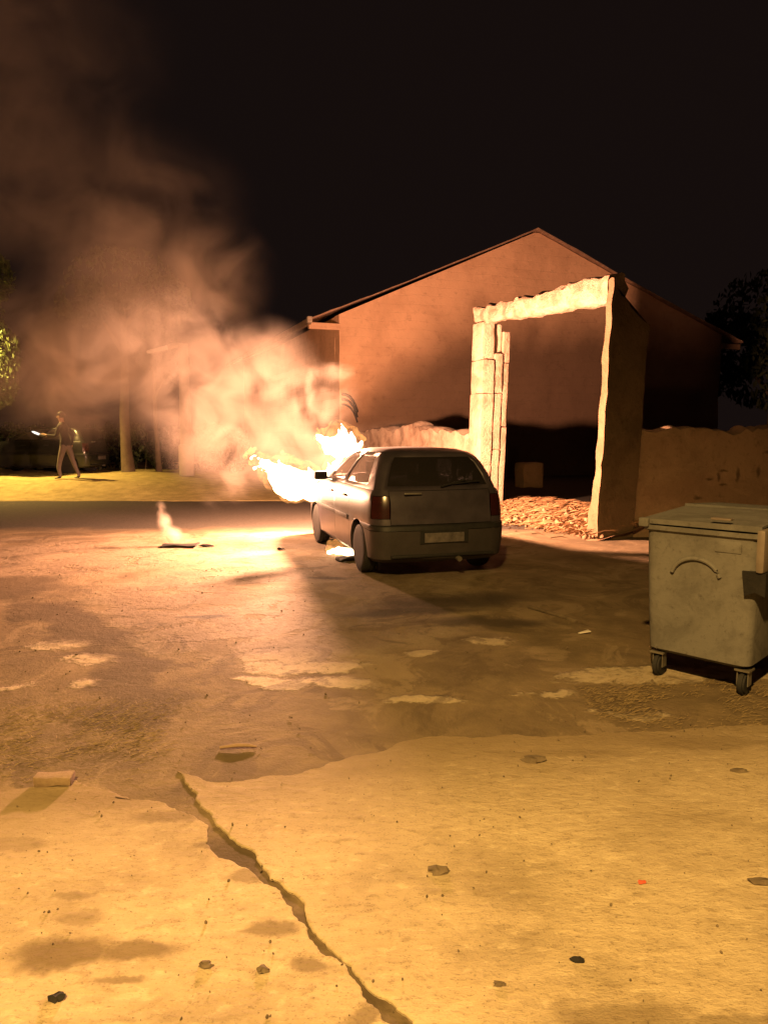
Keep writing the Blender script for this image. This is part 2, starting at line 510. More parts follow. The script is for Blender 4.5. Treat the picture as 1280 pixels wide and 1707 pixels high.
def fractal(pts, lv, amp, seed):
    rnd = random.Random(seed)
    pts = [Vector((p[0], p[1])) for p in pts]
    for k in range(lv):
        out = []
        for a, b in zip(pts, pts[1:]):
            d = b - a
            n = Vector((-d.y, d.x))
            out += [a, (a + b) / 2 + n * rnd.uniform(-amp, amp)]
        out.append(pts[-1]); pts = out
    return pts


def slab_material():
    t = NT('sandy_concrete')
    v = t.coord()
    mp = t.n('ShaderNodeMapping'); mp.inputs['Scale'].default_value = (0.55, 1.0, 1.0); mp.inputs['Rotation'].default_value = (0, 0, -0.12); t.l(v, mp.inputs['Vector'])
    warp = t.noise(v, 5, 5, 0.65)
    wv = t.n('ShaderNodeVectorMath', operation='MULTIPLY_ADD'); t.l(warp.outputs[1], wv.inputs[0]); wv.inputs[1].default_value = (0.22, 0.16, 0); t.l(v, wv.inputs[2])
    sh = t.n('ShaderNodeVectorMath', operation='ADD'); t.l(wv.outputs[0], sh.inputs[0]); sh.inputs[1].default_value = (-0.11, -0.08, 0)
    p = sh.outputs[0]
    a = t.noise(mp.outputs[0], 3.0, 8, 0.66, 0.4)
    b = t.noise(mp.outputs[0], 22, 7, 0.7)
    c = t.noise(mp.outputs[0], 90, 4, 0.7)
    col = t.ramp(a.outputs[0], [(0.28, (0.27, 0.212, 0.13)), (0.5, (0.40, 0.32, 0.205)), (0.72, (0.50, 0.41, 0.27))])
    col = t.mix(t.math('MULTIPLY', t.rng(b.outputs[0], 0.53, 0.66), 0.55), col, (0.22, 0.165, 0.095))
    col = t.mix(t.math('MULTIPLY', t.rng(b.outputs[0], 0.46, 0.34), 0.5), col, (0.55, 0.46, 0.31))
    col = t.mix(t.math('MULTIPLY', t.rng(c.outputs[0], 0.56, 0.68), 0.55), col, (0.15, 0.107, 0.06))
    agg = t.n('ShaderNodeTexVoronoi'); agg.inputs['Scale'].default_value = 75
    t.l(v, agg.inputs['Vector'])
    col = t.mix(t.math('MULTIPLY', t.rng(agg.outputs['Distance'], 0.10, 0.28, 1.0, 0.0), t.math('MULTIPLY', t.rng(b.outputs[0], 0.40, 0.62), 0.6)), col, (0.12, 0.085, 0.05))
    st = None
    for (x, y, rx, ry, w) in [(-1.02, 2.17, .20, .10, 1), (-0.80, 2.17, .20, .07, .95), (-0.80, 2.04, .11, .03, .8), (-1.1, 2.44, .09, .03, .6), (-1.02, 2.33, .10, .04, .5),
                              (-1.46, 2.78, .17, .06, .5), (0.68, 1.90, .30, .10, .75), (0.98, 1.88, .22, .07, .7), (0.9, 3.62, .5, .07, .5), (1.7, 3.74, .5, .1, .5), (-1.2, 3.12, .3, .07, .5),
                              (1.9, 3.1, .3, .12, .3), (-0.36, 2.30, .12, .06, .8), (-0.52, 2.56, .12, .05, .7), (-0.22, 2.13, .08, .05, .8), (-0.68, 2.78, .09, .04, .7), (-0.05, 1.92, .07, .05, .8), (-0.92, 3.0, .2, .07, .8), (-1.3, 3.16, .35, .06, .7)]:
        e = t.math('MULTIPLY', t.blob(p, (x, y, 0), (rx, ry, 50), 0.0, 0.45), w)
        st = e if st is None else t.math('MAXIMUM', st, e)
    col = t.mix(t.math('MULTIPLY', st, 0.88), col, (0.125, 0.088, 0.046))
    sp = t.n('ShaderNodeSeparateXYZ'); t.l(p, sp.inputs[0])
    big = t.noise(v, 1.1, 6, 0.6, 0.5)
    edge = t.math('ADD', t.math('SUBTRACT', sp.outputs[1], t.math('MULTIPLY', sp.outputs[0], 0.22)), t.math('MULTIPLY', t.math('SUBTRACT', a.outputs[0], 0.5), 1.6))
    creep = t.math('MULTIPLY', t.rng(edge, 2.75, 3.75), 0.9)
    col = t.mix(creep, col, (0.175, 0.128, 0.073))
    col = t.mix(t.math('MULTIPLY', t.rng(big.outputs[0], 0.50, 0.66), 0.38), col, (0.235, 0.178, 0.10))
    t.l(col, t.b.inputs['Base Color'])
    t.b.inputs['Roughness'].default_value = 0.9
    t.b.inputs['Specular IOR Level'].default_value = 0.2
    h = t.math('ADD', t.math('MULTIPLY', a.outputs[0], 0.7), t.math('ADD', t.math('MULTIPLY', b.outputs[0], 0.6), t.math('MULTIPLY', c.outputs[0], 0.3)))
    t.bump(h, 0.85, 0.028)
    return t.m


def build_pavement():
    root = tag(empty('pavement'), kind='structure')
    mat = slab_material()
    crack_r = [(-1.00, 3.42), (-0.84, 3.14), (-0.70, 2.93), (-0.42, 2.56), (-0.19, 2.22), (-0.03, 2.0), (0.12, 1.82), (0.7, 1.1), (2.0, -0.4), (3.2, -1.8)]
    crack_l = [(-1.22, 3.17), (-0.98, 3.12), (-0.80, 2.99), (-0.73, 2.91), (-0.455, 2.55), (-0.225, 2.215), (-0.062, 1.99), (0.085, 1.82), (0.655, 1.1), (1.955, -0.4), (3.155, -1.8)]
    top_r = [(3.9, 4.1), (2.6, 4.02), (2.15, 3.98), (1.7, 3.94), (1.18, 3.88), (0.8, 3.83), (0.51, 3.82), (0.13, 3.78), (-0.12, 3.60), (-0.4, 3.40), (-0.68, 3.32), (-1.00, 3.42)]
    top_l = [(-1.12, 3.14), (-1.45, 3.33), (-1.74, 3.22), (-2.3, 3.28), (-3.0, 3.2), (-4.6, 3.3)]
    for i, (edge, tail) in enumerate(((fractal(top_r, 5, 0.12, 3)[:-1] + fractal(crack_r, 5, 0.10, 5), [(3.9, -1.8)]),
                                      (fractal(list(reversed(crack_l)), 5, 0.13, 8)[:-1] + fractal(top_l, 5, 0.10, 9), [(-4.6, -1.8)]))):
        bm = bmesh.new()
        vs = [bm.verts.new((p[0], p[1], 0.003)) for p in list(edge) + [Vector(q) for q in tail]]
        f = bm.faces.new(vs)
        if f.normal.z < 0: f.normal_flip()
        r = bmesh.ops.extrude_face_region(bm, geom=[f])
        for q in r['geom']:
            if isinstance(q, bmesh.types.BMVert): pass
        low = [q for q in vs]
        for q in low:
            q.co.z = -0.05
            q.co.x += 0.0
        top = [e for e in bm.faces if len(e.verts) > 6 and e.calc_center_median().z > 0]
        bmesh.ops.inset_region(bm, faces=top, thickness=0.006, depth=0.003, use_boundary=True)
        bmesh.ops.triangulate(bm, faces=[e for e in bm.faces if len(e.verts) > 4])
        link('concrete_slab', bm, mat, root)


build_pavement()


def verge():
    bm = bmesh.new()
    g = []
    nx, ny = 120, 60
    for j in range(ny + 1):
        row = []
        for i in range(nx + 1):
            x = -34 + 32.2 * i / nx
            y = 17.0 + 12.6 * (j / ny) ** 1.3
            k = min(1, max(0, (y - 17.1) / 2.2)); k = k * k * (3 - 2 * k)
            e = min(1, max(0, (-2.2 - x) / 4.5))
            z = 0.34 * k * e + 0.012 - (0.06 if i == nx else 0) + fbm((x, y, 0), 0.7, 4) * 0.05 * k * e - (0.05 if j == 0 else 0)
            row.append(bm.verts.new((x, y, z)))
        g.append(row)
    for j in range(ny):
        for i in range(nx):
            bm.faces.new((g[j][i], g[j][i + 1], g[j + 1][i + 1], g[j + 1][i]))
    t = plain('dry_verge', (0.40, 0.32, 0.14), (0.22, 0.17, 0.07), 0.95, 3.5, 0.9, 0, 0.05)
    tag(link('verge', bm, t, None, 60), kind='structure')


verge()


def scatter_blades(name, area, n, length, mat, seed, flat=0.25):
    rnd = random.Random(seed)
    bm = bmesh.new()
    for k in range(n):
        x0, x1, y0, y1 = area[rnd.randrange(len(area))]
        x = rnd.uniform(x0, x1); y = rnd.gauss((y0 + y1) / 2, (y1 - y0) / 4)
        if nz((x, y, 0), 2.3, seed) + .5 * nz((x, y, 0), 7, seed) < rnd.uniform(-.3, .3): continue
        a = rnd.gauss(0.15, 0.5) + (math.pi if rnd.random() < .5 else 0)
        L = length * rnd.uniform(.4, 1.3)
        d = Vector((math.cos(a), math.sin(a), rnd.uniform(0, flat))) * L
        s = Vector((-math.sin(a), math.cos(a), 0.4)) * rnd.uniform(.0006, .0016) * (1 if length < .1 else 2)
        p = Vector((x, y, 0.004))
        q = p + d * 0.55 + Vector((0, 0, L * 0.10)); e = p + d
        v = [bm.verts.new(c) for c in (p - s, p + s, q + s, q - s, e)]
        bm.faces.new(v[:4]); bm.faces.new((v[3], v[2], v[4]))
    o = link(name, bm, mat)
    tag(o, kind='stuff')
    return o


tag(scatter_blades('dry_grass', [(-3.6, -1.1, 3.35, 4.35), (1.2, 3.8, 3.95, 4.8)], 26000, 0.036, M['straw_dusty'], 11), 'flattened dry grass and straw along the broken concrete edge', 'grass')
tag(scatter_blades('dry_grass', [(-26, -3.5, 17.5, 24)], 5000, 0.30, M['straw'], 12, 0.9), 'pale dry grass on the lit verge under the tree', 'grass')


def scatter_grit(name, n, seed, mat, regions, smin, smax):
    rnd = random.Random(seed)
    bm = bmesh.new()
    for k in range(n):
        x0, x1, y0, y1 = regions[rnd.randrange(len(regions))]
        s = smin * (smax / smin) ** (rnd.random() ** 2.2)
        m = Matrix.LocRotScale(Vector((rnd.uniform(x0, x1), rnd.uniform(y0, y1), (0.009 if smax < .0105 else 0.0) + s * 0.2)), Euler((rnd.random() * 6, rnd.random() * 6, rnd.random() * 6)), Vector((s * rnd.uniform(.7, 1.6), s, s * rnd.uniform(.4, .8))))
        bmesh.ops.create_icosphere(bm, subdivisions=1, radius=1, matrix=m)
    o = link(name, bm, mat)
    return tag(o, kind='stuff')


tag(scatter_grit('gravel', 900, 5, M['stone'], [(-2.2, 2.6, 1.4, 4.2)], 0.0016, 0.007), 'fine grit scattered over the near concrete', 'gravel')
tag(scatter_grit('gravel', 420, 6, M['stone'], [(-5, 3.5, 4.2, 9)], 0.003, 0.011), 'pebbles scattered over the worn yard', 'gravel')


# ------------------------------------------------------------------ street-side ruin and barn: shared frame along the wall
AL = R(20)
DS = Vector((-math.sin(AL), math.cos(AL), 0))      # along the wall, away from the viewer
DN = Vector((math.cos(AL), math.sin(AL), 0))       # through the wall, away from the street
C0 = Vector((3.2, 11.0, 0))


def wp(s, n, z, lean=0.0):
    return C0 + DS * (s - lean * z) + DN * n + Vector((0, 0, z))


def wall_grid(a, b, thick_dir, th, hfun, step=0.12, amp=0.03, scale=2.2, seed=0.0, lean=0.0):
    """a rough wall between two ground points with an uneven top"""
    a = Vector(a); b = Vector(b)
    L = (b - a).length
    d = (b - a) / L
    ns = max(2, int(L / step))
    nzv = 16
    bm = bmesh.new()
    cols = []
    for i in range(ns + 1):
        s = L * i / ns
        h = hfun(s / L)
        col = []
        prof = [(0.0, h * k / nzv) for k in range(nzv + 1)] + [(th * k / 4, h + 0.03 * math.sin(math.pi * k / 4)) for k in range(1, 4)] + [(th, h * k / nzv) for k in range(nzv, -1, -1)]
        for (n, z) in prof:
            p = a + d * s + Vector(thick_dir) * n + Vector((0, 0, z)) - d * (lean * z)
            k = 1.0 if z > 0.01 else 0.3
            p += Vector((nz(p, scale, seed), nz(p, scale, seed + 11), nz(p, scale, seed + 23))) * amp * k
            p += Vector((nz(p, scale * 4, seed), nz(p, scale * 4, seed + 11), 0)) * amp * 0.4
            col.append(bm.verts.new(p))
        cols.append(col)
    m = len(cols[0])
    for i in range(ns):
        for k in range(m - 1):
            bm.faces.new((cols[i][k], cols[i + 1][k], cols[i + 1][k + 1], cols[i][k + 1]))
    for col in (cols[0], cols[-1]):
        h2 = m // 2
        for k in range(h2):
            q = (col[k], col[k + 1], col[m - 2 - k], col[m - 1 - k])
            if len(set(q)) == 4: bm.faces.new(q)
            else: bm.faces.new(tuple(dict.fromkeys(q)))
    return bm


LEAN = 0.05
ruin = tag(empty('ruined_gateway', C0), 'ruined whitewashed gateway of pale stone with a rough beam across its top', 'gateway')


def rel(o):
    for v in o.data.vertices: v.co -= C0
    return o


def stub_h(u):
    return 1.62 + 0.17 * fbm((u * 6, 0, 0), 1.3, 2) + 0.05 * nz((u * 30, 0, 0), 1, 3) + 0.09 * nz((u * 13, 0, 0), 1, 5) + 0.22 * math.exp(-((u - .42) / .16) ** 2) + 0.10 * math.exp(-((u - .86) / .07) ** 2) - 0.05


stub = rel(link('stub_wall', wall_grid(wp(4.35, 0, 0), wp(11.4, 0, 0), DN, 0.5, stub_h, 0.09, 0.05, 2.6, 4), M['white_stone'], ruin, 50))


def stone_block(s0, s1, n0, n1, z0, z1, seed, mat='white_stone', amp=0.016, bev=0.018):
    g = 0.008
    bm = bev_box((0, 0, 0), (s1 - s0 - g, n1 - n0 - g, z1 - z0 - g), min(bev, (z1 - z0) * 0.3), 3)
    rough_up(bm, amp, 5.0, seed)
    rough_up(bm, amp * .4, 17.0, seed + 5)
    cs, cn, cz = (s0 + s1) / 2, (n0 + n1) / 2, (z0 + z1) / 2
    for v in bm.verts:
        v.co = wp(cs + v.co.x, cn + v.co.y, cz + v.co.z, LEAN)
    return rel(link('stone_block', bm, M[mat], ruin, 55))


# far jamb: front leaf, two courses wide, and a back leaf standing a little lower
for k, (z0, z1) in enumerate([(0, 0.95), (0.95, 2.35), (2.35, 3.0), (3.0, 3.72)]):
    stone_block(3.92 + (0.05 if k == 3 else 0), 4.42, 0.0, 0.27, z0, z1, 10 + k)
for k, (z0, z1) in enumerate([(0, 1.25), (1.25, 2.36), (2.36, 3.12)]):
    stone_block(3.95, 4.42, 0.275, 0.47, z0, z1, 20 + k)
stone_block(4.05, 4.42, 0.275, 0.47, 3.12, 3.70, 29, 'ruin')
for k, (z0, z1) in enumerate([(0, 1.7), (1.7, 2.95), (2.95, 3.55)]):
    stone_block(3.98, 4.42, 0.475, 0.62, z0, z1, 30 + k)


def lintel():
    bm = bmesh.new()
    N, K = 46, 18
    rings = []
    for i in range(N + 1):
        u = i / N
        s = 0.12 + 4.28 * u
        zb = 3.47 + 0.25 * u + 0.03 * nz((u * 9, 0, 0), 1, 3)
        zt = 3.87 + 0.15 * u + 0.06 * fbm((u * 14, 0, 0), 1, 8)
        ring = []
        for k in range(K):
            a = 2 * math.pi * k / K
            ca, sa = math.cos(a), math.sin(a)
            n = 0.16 + 0.17 * math.copysign(abs(ca) ** .5, ca)
            z = (zb + zt) / 2 + (zt - zb) / 2 * math.copysign(abs(sa) ** .5, sa)
            p = wp(s, n, z, LEAN)
            q = Vector((u * 4.4 * 1.1, n * 3.5, z * 5))
            f = fbm(q, 1.6, 5, 5) * 0.05
            p += DN * (-f if ca < 0 else f) + Vector((0, 0, 0.6 * f * sa + 0.03 * nz(q, 4, 9)))
            ring.append(bm.verts.new(p))
        rings.append(ring)
    for r0, r1 in zip(rings, rings[1:]):
        for k in range(K): bm.faces.new((r0[k], r0[(k + 1) % K], r1[(k + 1) % K], r1[k]))
    bm.faces.new(rings[0]); bm.faces.new(rings[-1])
    return rel(link('lintel', bm, M['rough_beam'], ruin, 40))


lintel()


def pier():
    # near jamb: whitewashed return towards the gate, bare earth on the cut end
    bm = bmesh.new()
    NZ, NS, NN = 40, 4, 8
    rings = []
    for i in range(NZ + 1):
        u = i / NZ
        ring = []
        flare = 0.08 * max(0, (1.1 - 4 * u)) + 0.05 * (1 - u)
        loop = [(0.12 * k / NS, 0.0) for k in range(NS)] + [(0.12, 0.66 * k / NN) for k in range(NN)] + [(0.12 * (1 - k / NS), 0.66) for k in range(NS)] + [(0, 0.66 * (1 - k / NN)) for k in range(NN)]
        for (s, n) in loop:
            h = 3.80 - 0.62 * max(0, n / .66) ** 0.7 + 0.05 * nz((s * 9, n * 9, 0), 1, 3)
            z = u * h
            p = wp(s + flare * (s / .12), n - 0.10 * flare * (1 - n / .66), z, LEAN)
            p += Vector((nz(p, 3, 2), nz(p, 3, 14), nz(p, 3, 22))) * 0.03 + Vector((nz(p, 10, 2), nz(p, 10, 14), 0)) * 0.010
            ring.append(bm.verts.new(p))
        rings.append(ring)
    for r0, r1 in zip(rings, rings[1:]):
        for k in range(len(r0)): bm.faces.new((r0[k], r0[(k + 1) % len(r0)], r1[(k + 1) % len(r0)], r1[k]))
    bm.faces.new(rings[-1])
    return rel(link('near_pier', bm, M['dark_earth'], ruin, 50))


pier()
# low wall that carries on to the right, behind the skip
def low_h(u):
    return 1.60 + 0.05 * u + 0.10 * fbm((u * 7, 0, 0), 1.2, 12) + 0.07 * nz((u * 26, 0, 0), 1, 7)


lw = link('boundary_wall', wall_grid(C0 + DN * 0.5 + Vector((0, 0.10, 0)), Vector((7.8, 11.45, 0)), Vector((0.02, 1.0, 0)), 0.45, low_h, 0.09, 0.05, 2.0, 17), M['earth_wall'], None, 50)
tag(lw, 'low brown earth wall with a crumbled top behind the grey rubbish container', 'wall')


def hole_marks():
    # scraped letters and pits in the low wall: sunk strokes
    bm = bmesh.new()
    return bm


# barn
BC = C0 + DS * 13.45
barn = tag(empty('barn', BC), 'large gabled barn with brown plastered front glowing in firelight', 'barn')
BW, BD, BE, BP = 15.2, 18.0, 5.25, 8.35


def bp(u, v, z): return BC + DN * u + DS * v + Vector((0, 0, z))


def to_barn(o):
    for v in o.data.vertices: v.co -= BC
    return o


bm = bmesh.new()
NU, NZ = 90, 40
g = []
for i in range(NU + 1):
    u = BW * i / NU
    top = BE + (BP - BE) * (u / 7.0 if u < 7.0 else (BW - u) / (BW - 7.0)) - 0.03
    col = []
    for k in range(NZ + 1):
        p = bp(u, 0, top * k / NZ)
        p += DS * (nz(p, 0.8, 3) * 0.06 + nz(p, 3.5, 5) * 0.02)
        col.append(bm.verts.new(p))
    g.append(col)
for i in range(NU):
    for k in range(NZ):
        bm.faces.new((g[i][k], g[i + 1][k], g[i + 1][k + 1], g[i][k + 1]))
r = bmesh.ops.extrude_face_region(bm, geom=bm.faces[:])
for v in r['geom']:
    if isinstance(v, bmesh.types.BMVert): v.co += DS * 0.5
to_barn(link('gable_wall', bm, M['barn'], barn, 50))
for u0 in (0.0, BW - 0.5):
    bm = bmesh.new()
    prism(bm, [bp(u0, 0.505, 0), bp(u0 + .5, 0.505, 0), bp(u0 + .5, 0.505, BE - .05), bp(u0, 0.505, BE - .05)], DS * (BD - .5))
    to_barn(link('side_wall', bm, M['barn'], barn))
bm = bmesh.new()
prism(bm, [bp(.52, BD - .4, 0), bp(BW - .52, BD - .4, 0), bp(BW - .52, BD - .4, BE), bp(7.0, BD - .4, BP - .1), bp(.52, BD - .4, BE)], DS * .4)
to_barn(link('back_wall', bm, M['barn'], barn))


def roof_slope(u_eave, z_eave):
    bm = bmesh.new()
    n = 24
    up, lo = [], []
    ridge = bp(7.0, 0, BP)
    NVv = 3
    for i in range(n + 1):
        a = i / n
        base = bp(u_eave, 0, z_eave).lerp(ridge, a)
        sag = -0.05 * math.sin(a * math.pi) + 0.035 * nz((a * 9, u_eave, 0), 1, 3)
        up.append([bm.verts.new(base + DS * v + Vector((0, 0, 0.08 + sag + 0.03 * nz((a * 20, v, 0), 1, 6)))) for v in (-0.12, 4, 9, BD)])
        lo.append([bm.verts.new(base + DS * v + Vector((0, 0, 0.02 + sag * .5))) for v in (-0.12, 4, 9, BD)])
    for i in range(n):
        for k in range(NVv):
            bm.faces.new((up[i][k], up[i + 1][k], up[i + 1][k + 1], up[i][k + 1]))
            bm.faces.new((lo[i][k], lo[i + 1][k], lo[i + 1][k + 1], lo[i][k + 1]))
        for k in (0, NVv):
            bm.faces.new((up[i][k], up[i + 1][k], lo[i + 1][k], lo[i][k]))
    for i in (0, n):
        for k in range(NVv): bm.faces.new((up[i][k], up[i][k + 1], lo[i][k + 1], lo[i][k]))
    return to_barn(link('roof_slope', bm, M['roof_tile'], barn))


roof_slope(-0.95, BE - 0.28)
roof_slope(BW + 0.95, BE - 0.30)
# timber ends carrying the overhanging eaves
for u0, u1, z in ((-0.98, 0.02, BE - 0.42), (BW - 0.02, BW + 0.9, BE - 0.44)):
    bm = bev_box(((u0 + u1) / 2, 0.02, z), (u1 - u0, 0.16, 0.2), 0.02)
    for v in bm.verts: v.co = bp(*v.co)
    to_barn(link('eave_beam', bm, M['barn'], barn))
bm = bev_box((-0.98, 6.0, BE - 0.30), (0.10, 12.3, 0.20), 0.02)
for v in bm.verts: v.co = bp(*v.co)
to_barn(link('eave_board', bm, M['old_wood'], barn))
bm = bev_box((-1.0, -0.18, BE - 0.27), (0.16, 0.2, 0.2), 0.04, 2)
for v in bm.verts: v.co = bp(*v.co)
to_barn(link('eave_end', bm, M['ruin'], barn))

# bent metal bracket on the barn corner (dark bands over the wall edge)
bm = bmesh.new()
for k in range(3):
    tube(bm, [bp(0.05 + .5 * t, -0.10 - .16 * math.sin(t * math.pi), 2.75 - 0.16 * k - 0.55 * t * t) for t in [i / 8 for i in range(9)]], 0.045 - 0.008 * k, 8)
o = link('bent_sheet', bm, M['char'])
tag(o, 'blackened strips of bent sheet metal on the barn corner above the flames', 'scrap metal')

# rubble and straw heap lying in the gateway
def rubble_heap():
    rnd = random.Random(3)
    bm = bmesh.new()
    for k in range(850):
        s = rnd.uniform(0.0, 4.4); n = rnd.gauss(0.75, 0.75)
        if n < -0.25: continue
        hgt = 0.24 * math.exp(-((n - 1.1) / .8) ** 2) * (0.55 + 0.5 * (1 - s / 4.4)) + 0.02
        r = rnd.uniform(0.02, 0.075)
        p = wp(s, n, max(0.01, hgt * rnd.uniform(.6, 1)))
        m = Matrix.LocRotScale(p, Euler((rnd.random() * 6, rnd.random() * 6, rnd.random() * 6)), Vector((r * rnd.uniform(1, 2.2), r, r * rnd.uniform(.35, .8))))
        bmesh.ops.create_icosphere(bm, subdivisions=1, radius=1, matrix=m)
    g = []
    for i in range(40):
        row = []
        for k in range(24):
            s = 4.6 * i / 39 - 0.1; n = -0.3 + 3.0 * k / 23
            hgt = 0.22 * math.exp(-((n - 1.1) / .8) ** 2) * (0.55 + 0.5 * (1 - s / 4.4))
            p = wp(s, n, 0); p.z = hgt - 0.03 + 0.05 * nz(p, 3, 4)
            if k in (0, 23): p.z = -0.05
            row.append(bm.verts.new(p))
        g.append(row)
    for i in range(39):
        for k in range(23): bm.faces.new((g[i][k], g[i + 1][k], g[i + 1][k + 1], g[i][k + 1]))
    tag(link('rubble', bm, M['rubble'], None, 60), 'heap of pale broken stone and straw lying in the gateway', 'rubble', None, 'stuff')
    bm = bmesh.new()
    for k in range(3500):
        s = rnd.uniform(0.0, 4.2); n = rnd.gauss(0.8, 0.6)
        hgt = 0.24 * math.exp(-((n - 1.1) / .8) ** 2) * (0.55 + 0.5 * (1 - s / 4.4)) + 0.05
        a = rnd.gauss(0, .6)
        L = rnd.uniform(.15, .4)
        d = (DN * math.cos(a) + DS * math.sin(a)) * L + Vector((0, 0, rnd.uniform(-.05, .10)))
        p = wp(s, n, hgt); w = Vector((0, 0, rnd.uniform(.004, .010)))
        q = p + d * .5 + Vector((0, 0, .03))
        v = [bm.verts.new(c) for c in (p - w, p + w, q + w, q - w, p + d)]
        bm.faces.new(v[:4]); bm.faces.new((v[3], v[2], v[4]))
    tag(link('dry_straw', bm, M['straw_red']), 'loose dry straw over the rubble in the gateway', 'straw', None, 'stuff')


rubble_heap()
bm = bev_box((0, 0, .28), (.5, .4, .56), .03, 2)
rough_up(bm, .03, 4, 2)
o = link('stone_pillar_stump', bm, M['earth_wall'], None, 50)
o.location = (3.25, 16.6, 0.35); o.rotation_euler = (0, 0, R(20))
tag(o, 'dim square masonry stump standing inside the dark gateway', 'masonry')


# ------------------------------------------------------------------ cars
def half_ring(z, r, f, w, cr, cf, st, crown_r=0.07, crown_f=0.16, fixed=None):
    pts = []
    for s in (0, .25, .5, .75, 1.0):
        x = s * (w - cr); pts.append((x, r + crown_r * (x / w) ** 2))
    y0 = pts[-1][1]
    for a in (22.5, 45, 67.5):
        pts.append((w - cr + cr * math.sin(R(a)), y0 + cr - cr * math.cos(R(a))))
    ys = y0 + cr
    x1 = w - cf
    y1 = f - crown_f * (x1 / w) ** 2
    ye = y1 - cf
    side = [ys]
    if fixed:
        side += [y for y in fixed]
        last = side[-1]
        side += [last + (ye - last) * t for t in (.34, .67, 1.0)]
    else:
        side += [ys + (ye - ys) * t for t in st] + [ye]
    ym = (ys + ye) / 2; hl = (ye - ys) / 2
    for y in side:
        pts.append((w + 0.018 * (1 - ((y - ym) / hl) ** 2), y))
    for a in (67.5, 45, 22.5):
        pts.append((x1 + cf * math.sin(R(a)), y1 - cf + cf * math.cos(R(a))))
    for s in (1.0, .75, .5, .25, 0):
        x = s * x1; pts.append((x, f - crown_f * (x / w) ** 2))
    return [Vector((x, y, z)) for x, y in pts]


def loft(levels, st=None, fixed=None, crown_f=0.16):
    bm = bmesh.new()
    rings = []
    for lv in levels:
        h = half_ring(*lv, st, 0.07, crown_f, fixed)
        full = h + [Vector((-p.x, p.y, p.z)) for p in reversed(h[1:-1])]
        rings.append([bm.verts.new(p) for p in full])
    n = len(rings[0])
    lay = bm.faces.layers.int.new('lv'); seg = bm.faces.layers.int.new('sg')
    nh = len(h)
    for i, (r0, r1) in enumerate(zip(rings, rings[1:])):
        for k in range(n):
            f = bm.faces.new((r0[k], r0[(k + 1) % n], r1[(k + 1) % n], r1[k]))
            f[lay] = i
            f[seg] = k if k < nh - 1 else n - 1 - k
    a = bm.faces.new(rings[0]); b = bm.faces.new(rings[-1])
    a[lay] = -1; b[lay] = 99
    bmesh.ops.recalc_face_normals(bm, faces=bm.faces)
    return bm


def split_off(bm, faces, gap=0.008, depth=0.0):
    """take faces out of bm as a new bmesh whose border is pulled in by gap"""
    keep = set(f.index for f in faces)
    new = bm.copy()
    new.faces.ensure_lookup_table()
    bmesh.ops.delete(new, geom=[f for f in new.faces if f.index not in keep], context='FACES')
    bmesh.ops.delete(bm, geom=faces, context='FACES')
    if gap:
        r = bmesh.ops.inset_region(new, faces=new.faces[:], thickness=gap, depth=depth, use_boundary=True)
        bmesh.ops.delete(new, geom=r['faces'], context='FACES')
    return new


def boolean_cut(bm, cutters):
    me = bpy.data.meshes.new('tmp'); bm.to_mesh(me); bm.free()
    o = bpy.data.objects.new('tmp', me); COL.objects.link(o)
    cb = bmesh.new()
    for (c, r, w) in cutters:
        bmesh.ops.create_cone(cb, cap_ends=True, segments=40, radius1=r, radius2=r, depth=w, matrix=Matrix.Translation(c) @ Matrix.Rotation(R(90), 4, 'Y'))
    cm = bpy.data.meshes.new('tmpc'); cb.to_mesh(cm); cb.free()
    co = bpy.data.objects.new('tmpc', cm); COL.objects.link(co)
    md = o.modifiers.new('b', 'BOOLEAN'); md.operation = 'DIFFERENCE'; md.solver = 'EXACT'; md.object = co
    dg = bpy.context.evaluated_depsgraph_get()
    em = bpy.data.meshes.new_from_object(o.evaluated_get(dg))
    out = bmesh.new(); out.from_mesh(em)
    for q in (o, co): bpy.data.objects.remove(q)
    for q in (me, cm, em): bpy.data.meshes.remove(q)
    return out


